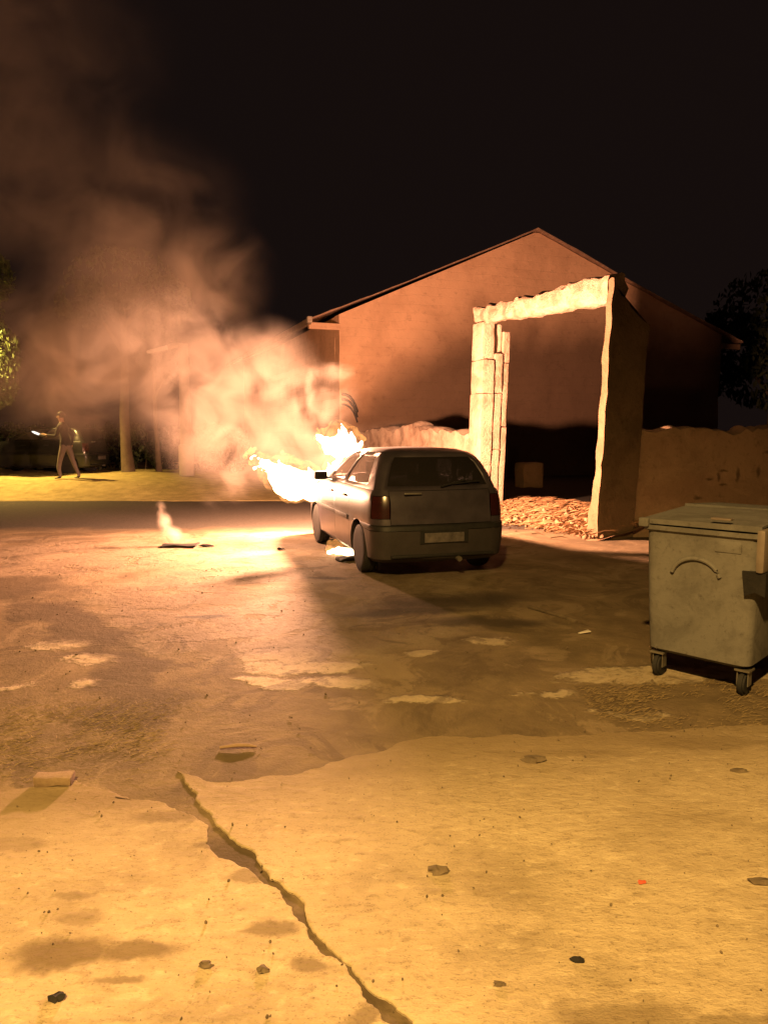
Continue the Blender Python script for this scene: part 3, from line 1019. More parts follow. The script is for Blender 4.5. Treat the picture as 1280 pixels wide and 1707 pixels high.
def make_car(label, loc, yaw, paint, group=None, burnt=False, L=3.80):
    root = tag(empty('car', loc, yaw), label, 'car', group)
    AX = (0.70, 3.10); WR = 0.285; HW = 0.79
    lo = [(.19, .12, L - .12, .72, .18, .25), (.24, .03, L - .03, .77, .20, .28), (.40, 0, L, .785, .20, .28), (.555, 0, L - .01, .79, .20, .28),
          (.60, .012, L - .02, .795, .20, .28), (.615, .035, L - .05, .79, .2, .26), (.68, .045, L - .07, .795, .2, .25), (.78, .055, L - .12, .79, .2, .24),
          (.86, .065, L - .34, .78, .19, .2), (.93, .085, L - .62, .765, .17, .18), (.985, .115, 2.88, .735, .14, .12)]
    bm = loft(lo, fixed=[.55, .85, 1.08, 1.45, 1.80, 2.25, 2.62])
    cuts = [(Vector((sx * .72, y, WR)), WR + .055, .42) for sx in (-1, 1) for y in AX]
    bm = boolean_cut(bm, cuts)
    bm.faces.ensure_lookup_table()

    def take(name, test, mat, gap=0.007, parent=root, sm=35, each=False):
        bm.faces.index_update(); bm.faces.ensure_lookup_table()
        fs = [f for f in bm.faces if test(f.calc_center_median(), f.normal)]
        if not fs: return None
        return link(name, split_off(bm, fs, gap), mat, parent, sm)
    for e in (0, 1):
        take('rub_strip', lambda c, n: .56 < c.z < .612 and (c.y < .9 if e == 0 else c.y > L - .5) and abs(n.z) < .9, M['black'], 0)
    for sx in (-1, 1):
        take('tail_light', lambda c, n: .69 < c.z < .90 and c.x * sx > .60 and c.y < .20, M['lamp_red'], .006)
        take('headlight', lambda c, n: .64 < c.z < .80 and c.x * sx > .40 and c.y > L - .52, M['lens'], .006)
    take('rear_bumper', lambda c, n: c.z < .56 and c.y < .42 and c.z > .2, M['bumper'] if burnt else paint, .006)
    take('front_bumper', lambda c, n: c.z < .56 and c.y > L - .50 and c.z > .2, M['bumper'] if burnt else paint, .006)
    take('tailgate', lambda c, n: c.z > .62 and c.y < .17 and abs(c.x) < .60 and abs(n.z) < .9, paint, .006)
    doors = []
    for sx in (-1, 1):
        d1 = take('door', lambda c, n: c.x * sx > .6 and 1.08 < c.y < 1.80 and .245 < c.z < .985 and abs(n.z) < .9, paint, .006)
        d2 = take('door', lambda c, n: c.x * sx > .6 and 1.80 < c.y < 2.70 and .245 < c.z < .985 and abs(n.z) < .9, paint, .006)
        for d, yh in ((d1, 1.30), (d2, 2.0)):
            if d:
                link('handle', bev_box((sx * .802, yh, .86), (.03, .15, .03), .01), M['black'], d, 40)
                link('door_trim', bev_box((sx * .812, yh + .12, .605), (.014, .62 if yh < 1.5 else .80, .05), .005), M['black'], d, 40)
    hood = take('hood', lambda c, n: n.z > .25 and c.y > 2.86 and c.z > .70, M['char'] if burnt else paint, .006)
    body = link('body', bm, paint, root, 35)
    # greenhouse
    up = [(.983, .125, 2.86, .728, .12, .10), (1.03, .15, 2.74, .712, .12, .10), (1.15, .215, 2.47, .672, .12, .10), (1.28, .30, 2.17, .615, .12, .10),
          (1.345, .365, 2.0, .575, .13, .10), (1.39, .45, 1.86, .52, .14, .12), (1.42, .58, 1.70, .43, .15, .14), (1.432, .85, 1.48, .25, .1, .1)]
    bm = loft(up, st=[.10, .34, .46, .54, .60, .78, .93], crown_f=0.22)
    lay = bm.faces.layers.int['lv']; seg = bm.faces.layers.int['sg']
    nS = 4 + 3  # first side segment follows the rear flat (4) and arc (4)
    bm.faces.index_update()
    glass = {}
    side0 = 8
    for f in bm.faces:
        i, k = f[lay], f[seg]
        sx = 1 if f.calc_center_median().x > 0 else -1
        if i not in (1, 2, 3): continue
        if k <= 3: glass.setdefault('rear_window', []).append(f.index)
        elif side0 + 1 <= k <= side0 + 3: glass.setdefault(('door_window', sx, 0), []).append(f.index)
        elif side0 + 5 <= k <= side0 + 6: glass.setdefault(('door_window', sx, 1), []).append(f.index)
        elif k >= side0 + 11: glass.setdefault('windscreen', []).append(f.index)
    sets = [(k if isinstance(k, str) else k[0], set(v)) for k, v in glass.items()]
    src = bm.copy()
    rm = set().union(*[s for _, s in sets])
    bm.faces.ensure_lookup_table()
    bmesh.ops.delete(bm, geom=[f for f in bm.faces if f.index in rm], context='FACES')
    cab = link('cabin_shell', bm, paint, root, 35)
    md = cab.modifiers.new('thick', 'SOLIDIFY'); md.thickness = 0.035; md.offset = -1
    for nm, s in sets:
        g2 = src.copy(); g2.faces.ensure_lookup_table()
        bmesh.ops.delete(g2, geom=[f for f in g2.faces if f.index not in s], context='FACES')
        bmesh.ops.recalc_face_normals(g2, faces=g2.faces)
        for v in g2.verts: v.co += v.normal * -0.006
        if burnt and nm == 'windscreen':
            g2.free(); continue
        link(nm, g2, M['dark_glass'] if nm == 'rear_window' else M['glass'], root, 35)
    src.free()
    # cabin floor, seats
    link('parcel_shelf', bev_box((0, .52, .93), (1.15, .55, .03), .01), M['cloth'], root)
    for sx in (-1, 1):
        b = bev_box((sx * .34, 1.60, .80), (.46, .13, .62), .05, rot=Euler((R(-14), 0, 0)))
        box(b, (sx * .34, 1.83, .52), (.46, .5, .14)); box(b, (sx * .34, 1.50, 1.17), (.24, .08, .16))
        link('seat', b, M['cloth'], root, 40)
    link('rear_seat', bev_box((0, .86, .74), (1.15, .14, .52), .05, rot=Euler((R(-14), 0, 0))), M['cloth'], root, 40)
    link('dashboard', bev_box((0, 2.62, .87), (1.25, .42, .2), .06), M['black'], root, 40)
    # mirrors
    for sx in (-1, 1):
        b = bev_box((sx * .86, 2.40, 1.03), (.19, .09, .12), .035, rot=Euler((0, 0, sx * R(-12))))
        box(b, (sx * .75, 2.42, 1.0), (.09, .04, .03))
        link('mirror', b, M['black'], root, 40)
    # plate, wiper, lock, exhaust, rear fittings
    pl = link('number_plate', bev_box((0, -.012, .475), (.46, .016, .105), .004), M['plate'], root)
    link('plate_recess', bev_box((0, -.003, .485), (.56, .012, .15), .004), M['black'], root)
    bmx = bmesh.new(); tube(bmx, [(.0, .115, 1.02), (.16, .13, 1.06), (.30, .150, 1.09)], .010, 6); tube(bmx, [(.12, .128, 1.045), (.48, .165, 1.075)], .008, 6)
    link('rear_wiper', bmx, M['black'], root)
    link('tailgate_handle', bev_box((-.34, .075, .955), (.20, .03, .022), .008), M['rim'], root, 40)
    bmx = bmesh.new(); tube(bmx, [(.18, .55, .25), (.18, .06, .235), (.18, -.02, .225)], .028, 12)
    link('exhaust_pipe', bmx, M['steel'], root, 40)
    link('bumper_lip', bev_box((0, .028, .275), (1.20, .05, .03), .01), M['black'], root, 40)
    # wheels
    for y in AX:
        for sx in (-1, 1):
            b = bmesh.new()
            lathe_x(b, [(-.085, .17), (-.088, .235), (-.075, .272), (-.05, WR - .003), (-.045, WR - .011), (-.038, WR), (-.006, WR), (-.004, WR - .009), (.004, WR - .009), (.006, WR), (.038, WR), (.045, WR - .011), (.05, WR - .003), (.075, .272), (.088, .235), (.085, .17)], 44)
            w = tag(link('wheel', b, M['rubber'], root, 35), None)
            w.location = (sx * .70, y, WR)
            b = bmesh.new()
            lathe_x(b, [(sx * .055, .03), (sx * .07, .05), (sx * .06, .09), (sx * .045, .15), (sx * .07, .175), (sx * .082, .182)][::1], 30)
            for k in range(7):
                a = 2 * math.pi * k / 7
                box(b, (sx * .066, .11 * math.cos(a), .11 * math.sin(a)), (.02, .035, .12), Euler((a - math.pi / 2, 0, 0)))
            link('rim', b, M['rim'], w, 35)
    bmx = bmesh.new(); box(bmx, (0, L / 2, .24), (1.2, L - .5, .06)); box(bmx, (0, .5, .30), (1.1, .35, .12))
    for y in AX: tube(bmx, [(-.66, y, WR), (.66, y, WR)], .035, 8)
    link('underbody', bmx, M['char'], root)
    return root


CAR_YAW = R(17.0)
CAR_LOC = Vector((0.66, 8.03, 0))
car = make_car('small silver hatchback burning at its bonnet beside the ruined gateway', CAR_LOC, CAR_YAW, M['paint'], None, True)
make_car('dark car parked under the tree behind the walking person', (-8.6, 22.6, 0.32), R(86), M['dark_paint'])


# ------------------------------------------------------------------ fire
def meta_mesh(name, elems, res, noise_amp=0.0, nscale=5.0, seed=0.0):
    mb = bpy.data.metaballs.new(name + '_source')
    mb.resolution = res; mb.render_resolution = res; mb.threshold = 0.12
    o = bpy.data.objects.new(name + '_source', mb); COL.objects.link(o)
    for (p, r) in elems:
        e = mb.elements.new(); e.co = p; e.radius = r * 1.45
    bpy.context.view_layer.update()
    dg = bpy.context.evaluated_depsgraph_get()
    me = bpy.data.meshes.new_from_object(o.evaluated_get(dg))
    bpy.data.objects.remove(o); bpy.data.metaballs.remove(mb)
    bm = bmesh.new(); bm.from_mesh(me); bpy.data.meshes.remove(me)
    if noise_amp:
        bm.normal_update()
        for v in bm.verts:
            p = v.co.copy()
            v.co += Vector((nz(p, nscale, seed), nz(p, nscale, seed + 9), nz(p, nscale, seed + 19))) * noise_amp
            v.co += Vector((nz(p, nscale * 3, seed), 0, nz(p, nscale * 3, seed + 19))) * noise_amp * .35
    return bm


def flame_elems(spine, licks, seed):
    rnd = random.Random(seed)
    out = []
    for (a, ra), (b, rb) in zip(spine, spine[1:]):
        a = Vector(a); b = Vector(b)
        n = max(2, int((b - a).length / 0.05))
        for i in range(n):
            t = i / n
            r = ra + (rb - ra) * t
            j = Vector((rnd.uniform(-1, 1), rnd.uniform(-1, 1), rnd.uniform(-1, 1))) * r * .35
            out.append((a.lerp(b, t) + j, r * rnd.uniform(.75, 1.1)))
    for (p, d, r) in licks:
        p = Vector(p); d = Vector(d)
        for i in range(7):
            t = i / 6
            bend = Vector((-0.03 * math.sin(t * 3 + r * 90), 0, 0))
            out.append((p + d * t + bend, r * (1 - t * .85) + .004))
    return out


def flame(label, elems, seed, amp=0.05):
    o = link('flame', meta_mesh('flame', elems, 0.028, amp, 5.5, seed), M['flame'], None, 180)
    rnd = random.Random(seed)
    wide = [(Vector(p) + Vector((rnd.uniform(-.05, .03), 0.02, rnd.uniform(.02, .09))), r * 1.35 + .012) for p, r in elems]
    link('outer_flame', meta_mesh('outer_flame', wide, 0.035, amp * 1.3, 4.5, seed + 3), M['outer_flame'], o, 180)
    return tag(o, label, 'fire', 'flames on the burning car')


flame('long white flame streaming left off the bonnet of the hatchback',
      flame_elems([((-1.76, 10.8, 1.19), .035), ((-1.62, 10.82, 1.02), .11), ((-1.42, 10.85, .88), .18), ((-1.18, 10.88, .80), .18), ((-.96, 10.85, .74), .125), ((-.72, 10.6, .70), .055), ((-.50, 10.1, .72), .03)],
                  [((-1.65, 10.85, 1.10), (-.20, 0, .17), .04), ((-1.45, 10.85, .98), (-.06, 0, .26), .05), ((-1.25, 10.85, .93), (-.10, 0, .22), .05), ((-1.05, 10.85, .86), (-.03, 0, .22), .05),
                   ((-.9, 10.85, .8), (-.06, 0, .18), .04), ((-1.6, 10.85, .90), (-.20, 0, .16), .04), ((-1.92, 10.85, 1.22), (.0, 0, .06), .016), ((-1.86, 10.85, 1.10), (.02, 0, .04), .014), ((-.62, 10.8, .98), (.03, 0, .1), .014)], 3), 1.0)
flame('upper white flame leaping over the windscreen of the hatchback',
      flame_elems([((-.96, 11.05, 1.52), .035), ((-.84, 11.05, 1.42), .08), ((-.66, 11.05, 1.43), .13), ((-.52, 11.05, 1.40), .12), ((-.42, 11.05, 1.30), .08)],
                  [((-.9, 11.05, 1.48), (-.12, 0, .12), .04), ((-.74, 11.05, 1.50), (.06, 0, .14), .04), ((-.60, 11.05, 1.52), (-.02, 0, .18), .05), ((-.5, 11.05, 1.48), (.03, 0, .14), .05), ((-.42, 11.05, 1.36), (.10, 0, .12), .04)], 5), 4.0)
flame('small yellow flame licking the pillar beside the door mirror of the hatchback',
      flame_elems([((-.74, 10.75, .90), .05), ((-.76, 10.75, 1.02), .075), ((-.70, 10.76, 1.14), .05), ((-.66, 10.76, 1.23), .02)],
                  [((-.80, 10.75, 1.05), (-.06, 0, .16), .03), ((-.68, 10.76, 1.10), (.05, 0, .18), .03)], 6), 7.0, 0.03)
flame('low flame burning on molten drips under the sill of the hatchback',
      flame_elems([((-.72, 9.72, .03), .03), ((-.58, 9.66, .06), .05), ((-.44, 9.58, .06), .05), ((-.34, 9.52, .03), .025)],
                  [((-.62, 9.66, .06), (-.02, 0, .08), .025), ((-.44, 9.58, .06), (.02, 0, .07), .02)], 8), 9.0, 0.02)
bm = bev_box((0, 0, .02), (.42, .20, .04), .015, 3)
rough_up(bm, .04, 7, 2)
o = link('melted_trim', bm, M['char'], None, 50); o.location = (-.40, 9.32, 0); o.rotation_euler = (0, 0, .5)
tag(o, 'charred lump of melted trim lying under the sill of the burning car', 'debris')

# burning scrap lying on the street to the left
bm = bev_box((0, 0, .012), (.50, .26, .024), .01, 4)
rough_up(bm, .03, 6, 4)
o = link('burnt_board', bm, M['char'], None, 50); o.location = (-2.88, 10.35, .012)
tag(o, 'flat charred board smouldering on the ground left of the car', 'board')


# ------------------------------------------------------------------ smoke
def at(px, py, Y):
    k = 1 / 1232.7
    return Vector(((px - 640) * k * Y * 1.0, Y, 1.65 - (py - 716) * k * Y))


def smoke(label, blobs, dens, nscale, lo, hi, res, dist, step, albedo=(0.84, 0.74, 0.66), extra=1.12, detail=4):
    elems = []
    t = NT('smoke')
    v = t.coord()
    tot = None
    rnd = random.Random(4)
    for (px, py, Y, rx, ry, w) in blobs:
        c = at(px, py, Y); k = Y / 1232.7
        rad = (rx * k, 0.75 * (rx + ry) / 2 * k, ry * k)
        e = t.math('MULTIPLY', t.blob(v, c, rad, 0, 0.1), w)
        tot = e if tot is None else t.math('ADD', tot, e)
        for q in range(3):
            elems.append((c + Vector(((q - 1) * max(0, rad[0] - rad[2]) * .8, 0, (q - 1) * max(0, rad[2] - rad[0]) * .8)), min(rad[0], rad[2]) * extra))
    n = t.noise(v, nscale, detail, 0.58, dist)
    d = t.math('MULTIPLY', tot, t.math('MULTIPLY', t.rng(n.outputs[0], lo, hi), dens))
    pv = t.n('ShaderNodeVolumePrincipled')
    pv.inputs['Color'].default_value = (*albedo, 1)
    pv.inputs['Anisotropy'].default_value = 0.15
    t.l(d, pv.inputs['Density'])
    t.t.nodes.remove(t.b)
    t.l(pv.outputs[0], t.out.inputs['Volume'])
    o = link('smoke', meta_mesh('smoke', elems, res), t.m)
    t.m.cycles.volume_step_rate = step
    t.m.cycles.volume_sampling = 'MULTIPLE_IMPORTANCE'
    tag(o, label, 'smoke', None, 'stuff')
    return o


smoke('thick orange-lit smoke boiling up from the burning bonnet',
      [(560, 770, 13.2, 80, 60, .6), (490, 735, 13.4, 125, 95, .8), (385, 740, 13.5, 125, 110, 1.3), (520, 665, 13.4, 95, 80, 1.1), (425, 620, 13.6, 130, 100, 1.4),
       (325, 680, 13.6, 105, 130, 1.5), (552, 622, 13.0, 50, 20, 2.0), (520, 660, 13.0, 14, 50, 2.0), (300, 570, 13.9, 140, 105, 1.2), (660, 722, 14.2, 95, 26, .4), (370, 805, 12.8, 55, 55, 1.0), (215, 600, 14.2, 120, 130, 1.0)],
      0.80, 1.25, 0.34, 0.66, 0.22, 1.1, 0.35)
smoke('thin brown smoke drifting up and left into the night sky',
      [(370, 470, 14.0, 110, 105, .6), (230, 480, 14.3, 190, 150, .6), (180, 620, 14.8, 180, 150, 1.7), (100, 330, 15.4, 250, 190, .20), (270, 360, 15, 180, 140, .12), (80, 600, 15.4, 180, 150, 1.6), (20, 130, 16, 320, 220, .15)],
      0.55, 0.8, 0.32, 0.70, 0.5, 0.9, 0.6, albedo=(0.82, 0.68, 0.54))
smoke('small puff of lit smoke rising from the smouldering board',
      [(283, 893, 10.4, 24, 20, 3.0), (272, 872, 10.4, 16, 22, 2.2), (266, 850, 10.4, 12, 18, 1.2)], 2.2, 5.0, 0.34, 0.6, 0.05, 1.0, 0.5, detail=2)


# ------------------------------------------------------------------ rubbish container
def container():
    N = Vector((2.23, 4.40, 0)); F = Vector((1.80, 4.82, 0))
    ax = (F - N).normalized()                # along the short side, away
    bx = Vector((-ax.y, ax.x, 0)) * -1       # along the long side
    if bx.x < 0: bx = -bx
    W_, L_ = (F - N).length + .04, 1.25
    root = tag(empty('rubbish_container', N), 'stained grey metal rubbish container on small wheels in front of the low wall', 'container')
    def q(a, b, z): return ax * a + bx * b + Vector((0, 0, z))
    def lk(name, bm, m, parent=root, sm=None):
        for v in bm.verts: v.co = q(*v.co)
        return link(name, bm, M[m], parent, sm)
    # tapered tub: rounded-rectangle rings
    def ring(z, g, r=.06, dd=0.0):
        pts = []
        a0, a1, b0, b1 = -g, W_ + g, -g, L_ + g
        for (ca, cb, s) in ((a0 + r, b0 + r, 180), (a1 - r, b0 + r, 270), (a1 - r, b1 - r, 0), (a0 + r, b1 - r, 90)):
            for k in range(5):
                t = R(s + 22.5 * k); pts.append((ca + r * math.cos(t), cb + r * math.sin(t), z))
        # densify sides
        out = []
        for i, p in enumerate(pts):
            n2 = pts[(i + 1) % len(pts)]
            out.append(p)
            d = math.dist(p, n2)
            m = 8 if d > .2 else 0
            for k in range(1, m): out.append(tuple(p[j] + (n2[j] - p[j]) * k / m for j in range(3)))
        return out
    bm = bmesh.new()
    zs = [.17, .20, .30, .42, .55, .68, .80, .90, .985, 1.0, 1.03]
    rings = []
    for z in zs:
        gsz = 0.0 + 0.035 * (z - .17) / .86 - (.05 if z == .17 else 0)
        if z in (1.0,): gsz += .022
        if z == 1.03: gsz += .022
        vs = []
        for p in ring(z, gsz):
            dent = 0.014 * nz((p[0] * 1.2, p[1] * 1.2, z), 2.4, 3) + .006 * nz((p[0], p[1], z), 7, 5)
            cx, cy = p[0] - W_ / 2, p[1] - L_ / 2
            l = math.hypot(cx, cy)
            vs.append(bm.verts.new((p[0] + cx / l * dent, p[1] + cy / l * dent, p[2])))
        rings.append(vs)
    n = len(rings[0])
    for r0, r1 in zip(rings, rings[1:]):
        for k in range(n): bm.faces.new((r0[k], r0[(k + 1) % n], r1[(k + 1) % n], r1[k]))
    bm.faces.new(rings[0])
    lk('tub', bm, 'zinc', root, 35)
    # lid in two flat leaves resting a little open
    bm = bmesh.new()
    prism(bm, [(-.05, -.05, 1.062), (W_ + .05, -.05, 1.055), (W_ + .05, L_ * .5, 1.085), (-.05, L_ * .5, 1.10)], (0, 0, .014))
    prism(bm, [(-.05, -.05, 1.040), (-.05, -.05, 1.062), (W_ + .05, -.05, 1.055), (W_ + .05, -.05, 1.038)], (0, .012, 0))
    lk('lid', bm, 'zinc', root)
    bm = bmesh.new()
    prism(bm, [(-.05, L_ * .51, 1.095), (W_ + .05, L_ * .51, 1.095), (W_ + .05, L_ + .05, 1.055), (-.05, L_ + .05, 1.055)], (0, 0, .022))
    lk('lid', bm, 'zinc', root)
    bm = bev_box((W_ + .03, -.05, 1.045), (.07, .05, .06), .015); lk('hinge', bm, 'zinc', root, 40)
    bm = bev_box((W_ * .28, -.055, 1.105), (.12, .05, .014), .006); lk('lid_handle', bm, 'zinc_pale', root, 40)
    # pressed arch on the short side (b = 0 face)
    bm = bmesh.new()
    def arch(r, w, cz, ca, a0, a1):
        tube(bm, [(ca + r * math.cos(R(t)), -.012 - .035 * (cz + r * math.sin(R(t)) - .17) / .86, cz + r * math.sin(R(t)) * .9) for t in range(a0, a1 + 1, 10)], w, 8)
    arch(.155, .013, .70, W_ * .52, 15, 165)
    lk('pressed_arch', bm, 'zinc', root, 40)
    bm = bev_box((W_ * .22, -.035, .935), (.16, .02, .075), .01); lk('side_plate', bm, 'zinc', root, 40)
    # lifting bracket at the near corner: pale plate over a dark pocket
    bm = bev_box((.03, .02, .985), (.16, .19, .20), .03, 2)
    for v in bm.verts: v.co += Vector((0, 0, .05)) * (1 if v.co.z > 1 else 0)
    bm2 = bev_box((-.055, .09, .93), (.05, .34, .26), .02, 2); lk('lifting_plate', bm2, 'zinc_pale', root, 40)
    bm.free()
    b3 = bmesh.new()
    prism(b3, [(.05, -.050, .80), (-.09, -.062, .80), (-.09, -.062, .66), (-.03, -.062, .68), (.03, -.050, .65)], (0, .2, 0))
    lk('fork_pocket', b3, 'char', root)
    bm = bmesh.new(); tube(bm, [(-.04, .20, .86), (-.16, .20, .86)], .028, 14); lk('trunnion', bm, 'steel', root, 40)
    # castors
    for (a, b) in ((.04, .06), (W_ - .06, .06), (.04, L_ - .08), (W_ - .06, L_ - .08)):
        bm = bmesh.new()
        bmesh.ops.create_cone(bm, cap_ends=True, segments=28, radius1=.075, radius2=.075, depth=.045, matrix=Matrix.Translation((a, b, .075)) @ Matrix.Rotation(R(90), 4, 'Y'))
        bmesh.ops.bevel(bm, geom=[e for e in bm.edges if len(e.link_faces) == 2 and any(len(f.verts) > 8 for f in e.link_faces)], offset=.012, segments=2, affect='EDGES')
        w = lk('wheel', bm, 'rubber', root, 40)
        bm = bmesh.new()
        for s in (-.032, .032): box(bm, (a + s, b, .115), (.006, .06, .10))
        box(bm, (a, b, .165), (.09, .10, .012))
        lk('fork', bm, 'steel', w)
    return root


container()


# ------------------------------------------------------------------ trees, hedge, poles at the far left
def leaf_cloud(centers, n, size, seed, mat, name, parent):
    rnd = random.Random(seed)
    bm = bmesh.new()
    for k in range(n):
        c, r = centers[rnd.randrange(len(centers))]
        while True:
            d = Vector((rnd.uniform(-1, 1), rnd.uniform(-1, 1), rnd.uniform(-1, 1)))
            if d.length < 1: break
        d = d.normalized() * (d.length ** .45)
        p = Vector(c) + Vector((d.x * r[0], d.y * r[1], d.z * r[2]))
        if nz(p, 1.3, seed) < -.18: continue
        e = Euler((rnd.random() * 6, rnd.random() * 6, rnd.random() * 6)).to_matrix()
        s = size * rnd.uniform(.6, 1.4)
        a, b = e @ Vector((s, 0, 0)), e @ Vector((0, s * .45, 0))
        u = e @ Vector((0, 0, s * .15))
        vs = [bm.verts.new(q) for q in (p - a, p - b + u, p + a, p + b + u)]
        bm.faces.new(vs)
    return link(name, bm, mat, parent)


def tree(label, loc, h, trunk_r, clouds, n, size, seed, mat, group=None, bend=0.0, crown_name='crown'):
    root = tag(empty('tree', loc), label, 'tree', group)
    rnd = random.Random(seed)
    bm = bmesh.new()
    pts = [(bend * (i / 6) ** 2 + rnd.uniform(-.04, .04), rnd.uniform(-.04, .04), h * i / 6) for i in range(7)]
    tube(bm, pts, [trunk_r * (1.25 if i == 0 else 1 - .09 * i) for i in range(7)], 12)
    link('trunk', bm, M['bark'], root, 60)
    for k, (c, r) in enumerate(clouds[:5]):
        bm = bmesh.new()
        a = Vector(pts[3 + k % 3])
        tube(bm, [a, a.lerp(Vector(c), .5) + Vector((0, 0, .1)), Vector(c)], [trunk_r * .5, trunk_r * .32, trunk_r * .12], 8)
        link('limb', bm, M['bark'], root, 60)
    leaf_cloud(clouds, n, size, seed, mat, crown_name, root)
    return root


tree('green leafy tree lit from above at the far left edge over the parked car', (-11.9, 21.0, .3), 3.4, .16,
     [((-.2, 0, 4.6), (1.5, 1.3, 1.2)), ((.8, .2, 3.5), (.85, .9, .9)), ((1.15, -.2, 2.7), (.55, .6, .8)), ((-.9, .3, 3.6), (1.1, 1, .9)), ((.4, .3, 5.6), (1.1, 1, .9)), ((.5, -.4, 1.9), (.7, .6, .6))], 9000, .085, 21, M['leaf'])
tree('pale slender tree trunk half veiled by smoke beyond the street', (-7.72, 22.3, .33), 5.2, .17,
     [((0, 0, 5.6), (1.6, 1.3, 1.0)), ((-1, .2, 5.0), (1, 1, .7)), ((1.0, .2, 5.1), (1.1, 1, .8))], 2600, .10, 22, M['leaf_dark'])
tree('thin young tree trunk between the pale trunk and the lamp post', (-7.0, 22.9, .33), 3.4, .085,
     [((0, 0, 3.8), (.8, .8, .7)), ((.5, .2, 3.2), (.6, .6, .5))], 1300, .09, 23, M['leaf_dark'])
tree('black bushy tree behind the right end of the barn', (17.2, 33, 0), 4.5, .25,
     [((0, 0, 6.6), (3, 2.5, 2.0)), ((-2.0, .2, 5.2), (2, 2, 1.5)), ((2.2, .2, 5.4), (2, 2, 1.6)), ((.3, .2, 4.0), (3, 2, 1.5))], 6000, .18, 24, M['leaf_dark'])


def hedge(label, loc, size, n, seed):
    root = tag(empty('hedge', loc), label, 'hedge')
    cl = []
    rnd = random.Random(seed)
    for k in range(int(size[0] * 2)):
        cl.append(((-size[0] / 2 + k / 2 + rnd.uniform(-.2, .2), rnd.uniform(-.2, .2), size[2] * .45 + rnd.uniform(-.1, .15)), (.5, size[1] / 2, size[2] * .52)))
    leaf_cloud(cl, n, .075, seed, M['leaf_dark'], 'foliage', root)
    for k in range(int(size[0] * 1.2)):
        bm = bmesh.new()
        x = -size[0] / 2 + k / 1.2 + rnd.uniform(-.2, .2)
        tube(bm, [(x, 0, 0), (x + rnd.uniform(-.2, .2), 0, size[2] * .8)], [.03, .012], 6)
        link('stem', bm, M['bark'], root)
    return root


hedge('dark hedge along the back of the lit verge behind the walking person', (-10.6, 24.2, .3), (12.5, 1.1, 1.55), 15000, 31)


def street_lamp(label, loc, h, arm, head_rot, lit=False, r=.09):
    root = tag(empty('street_lamp', loc), label, 'street lamp')
    bm = bmesh.new()
    tube(bm, [(0, 0, 0), (0, 0, .9), (0, 0, .92), (0, 0, h)], [r * 1.3, r * 1.25, r, r * .8], 14)
    link('pole', bm, M['pole'], root, 50)
    bm = bmesh.new()
    a = Vector(arm)
    tube(bm, [(0, 0, h - .05), Vector((0, 0, h + .02)) + a * .3, Vector((0, 0, h)) + a * .62], r * .45, 10)
    link('arm', bm, M['pole'], root, 50)
    bm = bev_box((0, 0, 0), (.62, .24, .13), .05, 0, None, 3)
    q = a.to_track_quat('X', 'Z').to_matrix()
    for v in bm.verts:
        k = 1 - .35 * max(0, v.co.x / .31)
        v.co = q @ Vector((v.co.x, v.co.y * k, v.co.z * k)) + Vector((0, 0, h)) + a * .85
    hd = link('lamp_head', bm, M['white_scrap'], root, 50)
    bm = bev_box((0, 0, -.075), (.40, .16, .025), .01)
    for v in bm.verts: v.co = q @ v.co + Vector((0, 0, h)) + a * .85
    link('lens', bm, M['lamp_lens'] if lit else M['lens'], hd)
    return root


street_lamp('pale lamp post with a tilted head half hidden in the smoke', (-5.75, 21.6, .30), 3.78, (-.85, -.05, -.20), 0, False, .17)


# ------------------------------------------------------------------ walking person
def skin_body(pts, edges, name, mats, pick, parent, root_i=0, sub=2):
    me = bpy.data.meshes.new(name)
    me.from_pydata([p[0] for p in pts], edges, [])
    o = bpy.data.objects.new(name, me); COL.objects.link(o)
    o.modifiers.new('s', 'SKIN')
    for i, p in enumerate(pts):
        r = p[1] if isinstance(p[1], tuple) else (p[1], p[1])
        me.skin_vertices[0].data[i].radius = r
        me.skin_vertices[0].data[i].use_root = (i == root_i)
    md = o.modifiers.new('d', 'SUBSURF'); md.levels = sub; md.render_levels = sub
    bpy.context.view_layer.update()
    em = bpy.data.meshes.new_from_object(o.evaluated_get(bpy.context.evaluated_depsgraph_get()))
    bpy.data.objects.remove(o)
    bm = bmesh.new(); bm.from_mesh(em); bpy.data.meshes.remove(em)
    for f in bm.faces: f.material_index = pick(f.calc_center_median()); f.smooth = True
    return link(name, bm, mats, parent, 180)


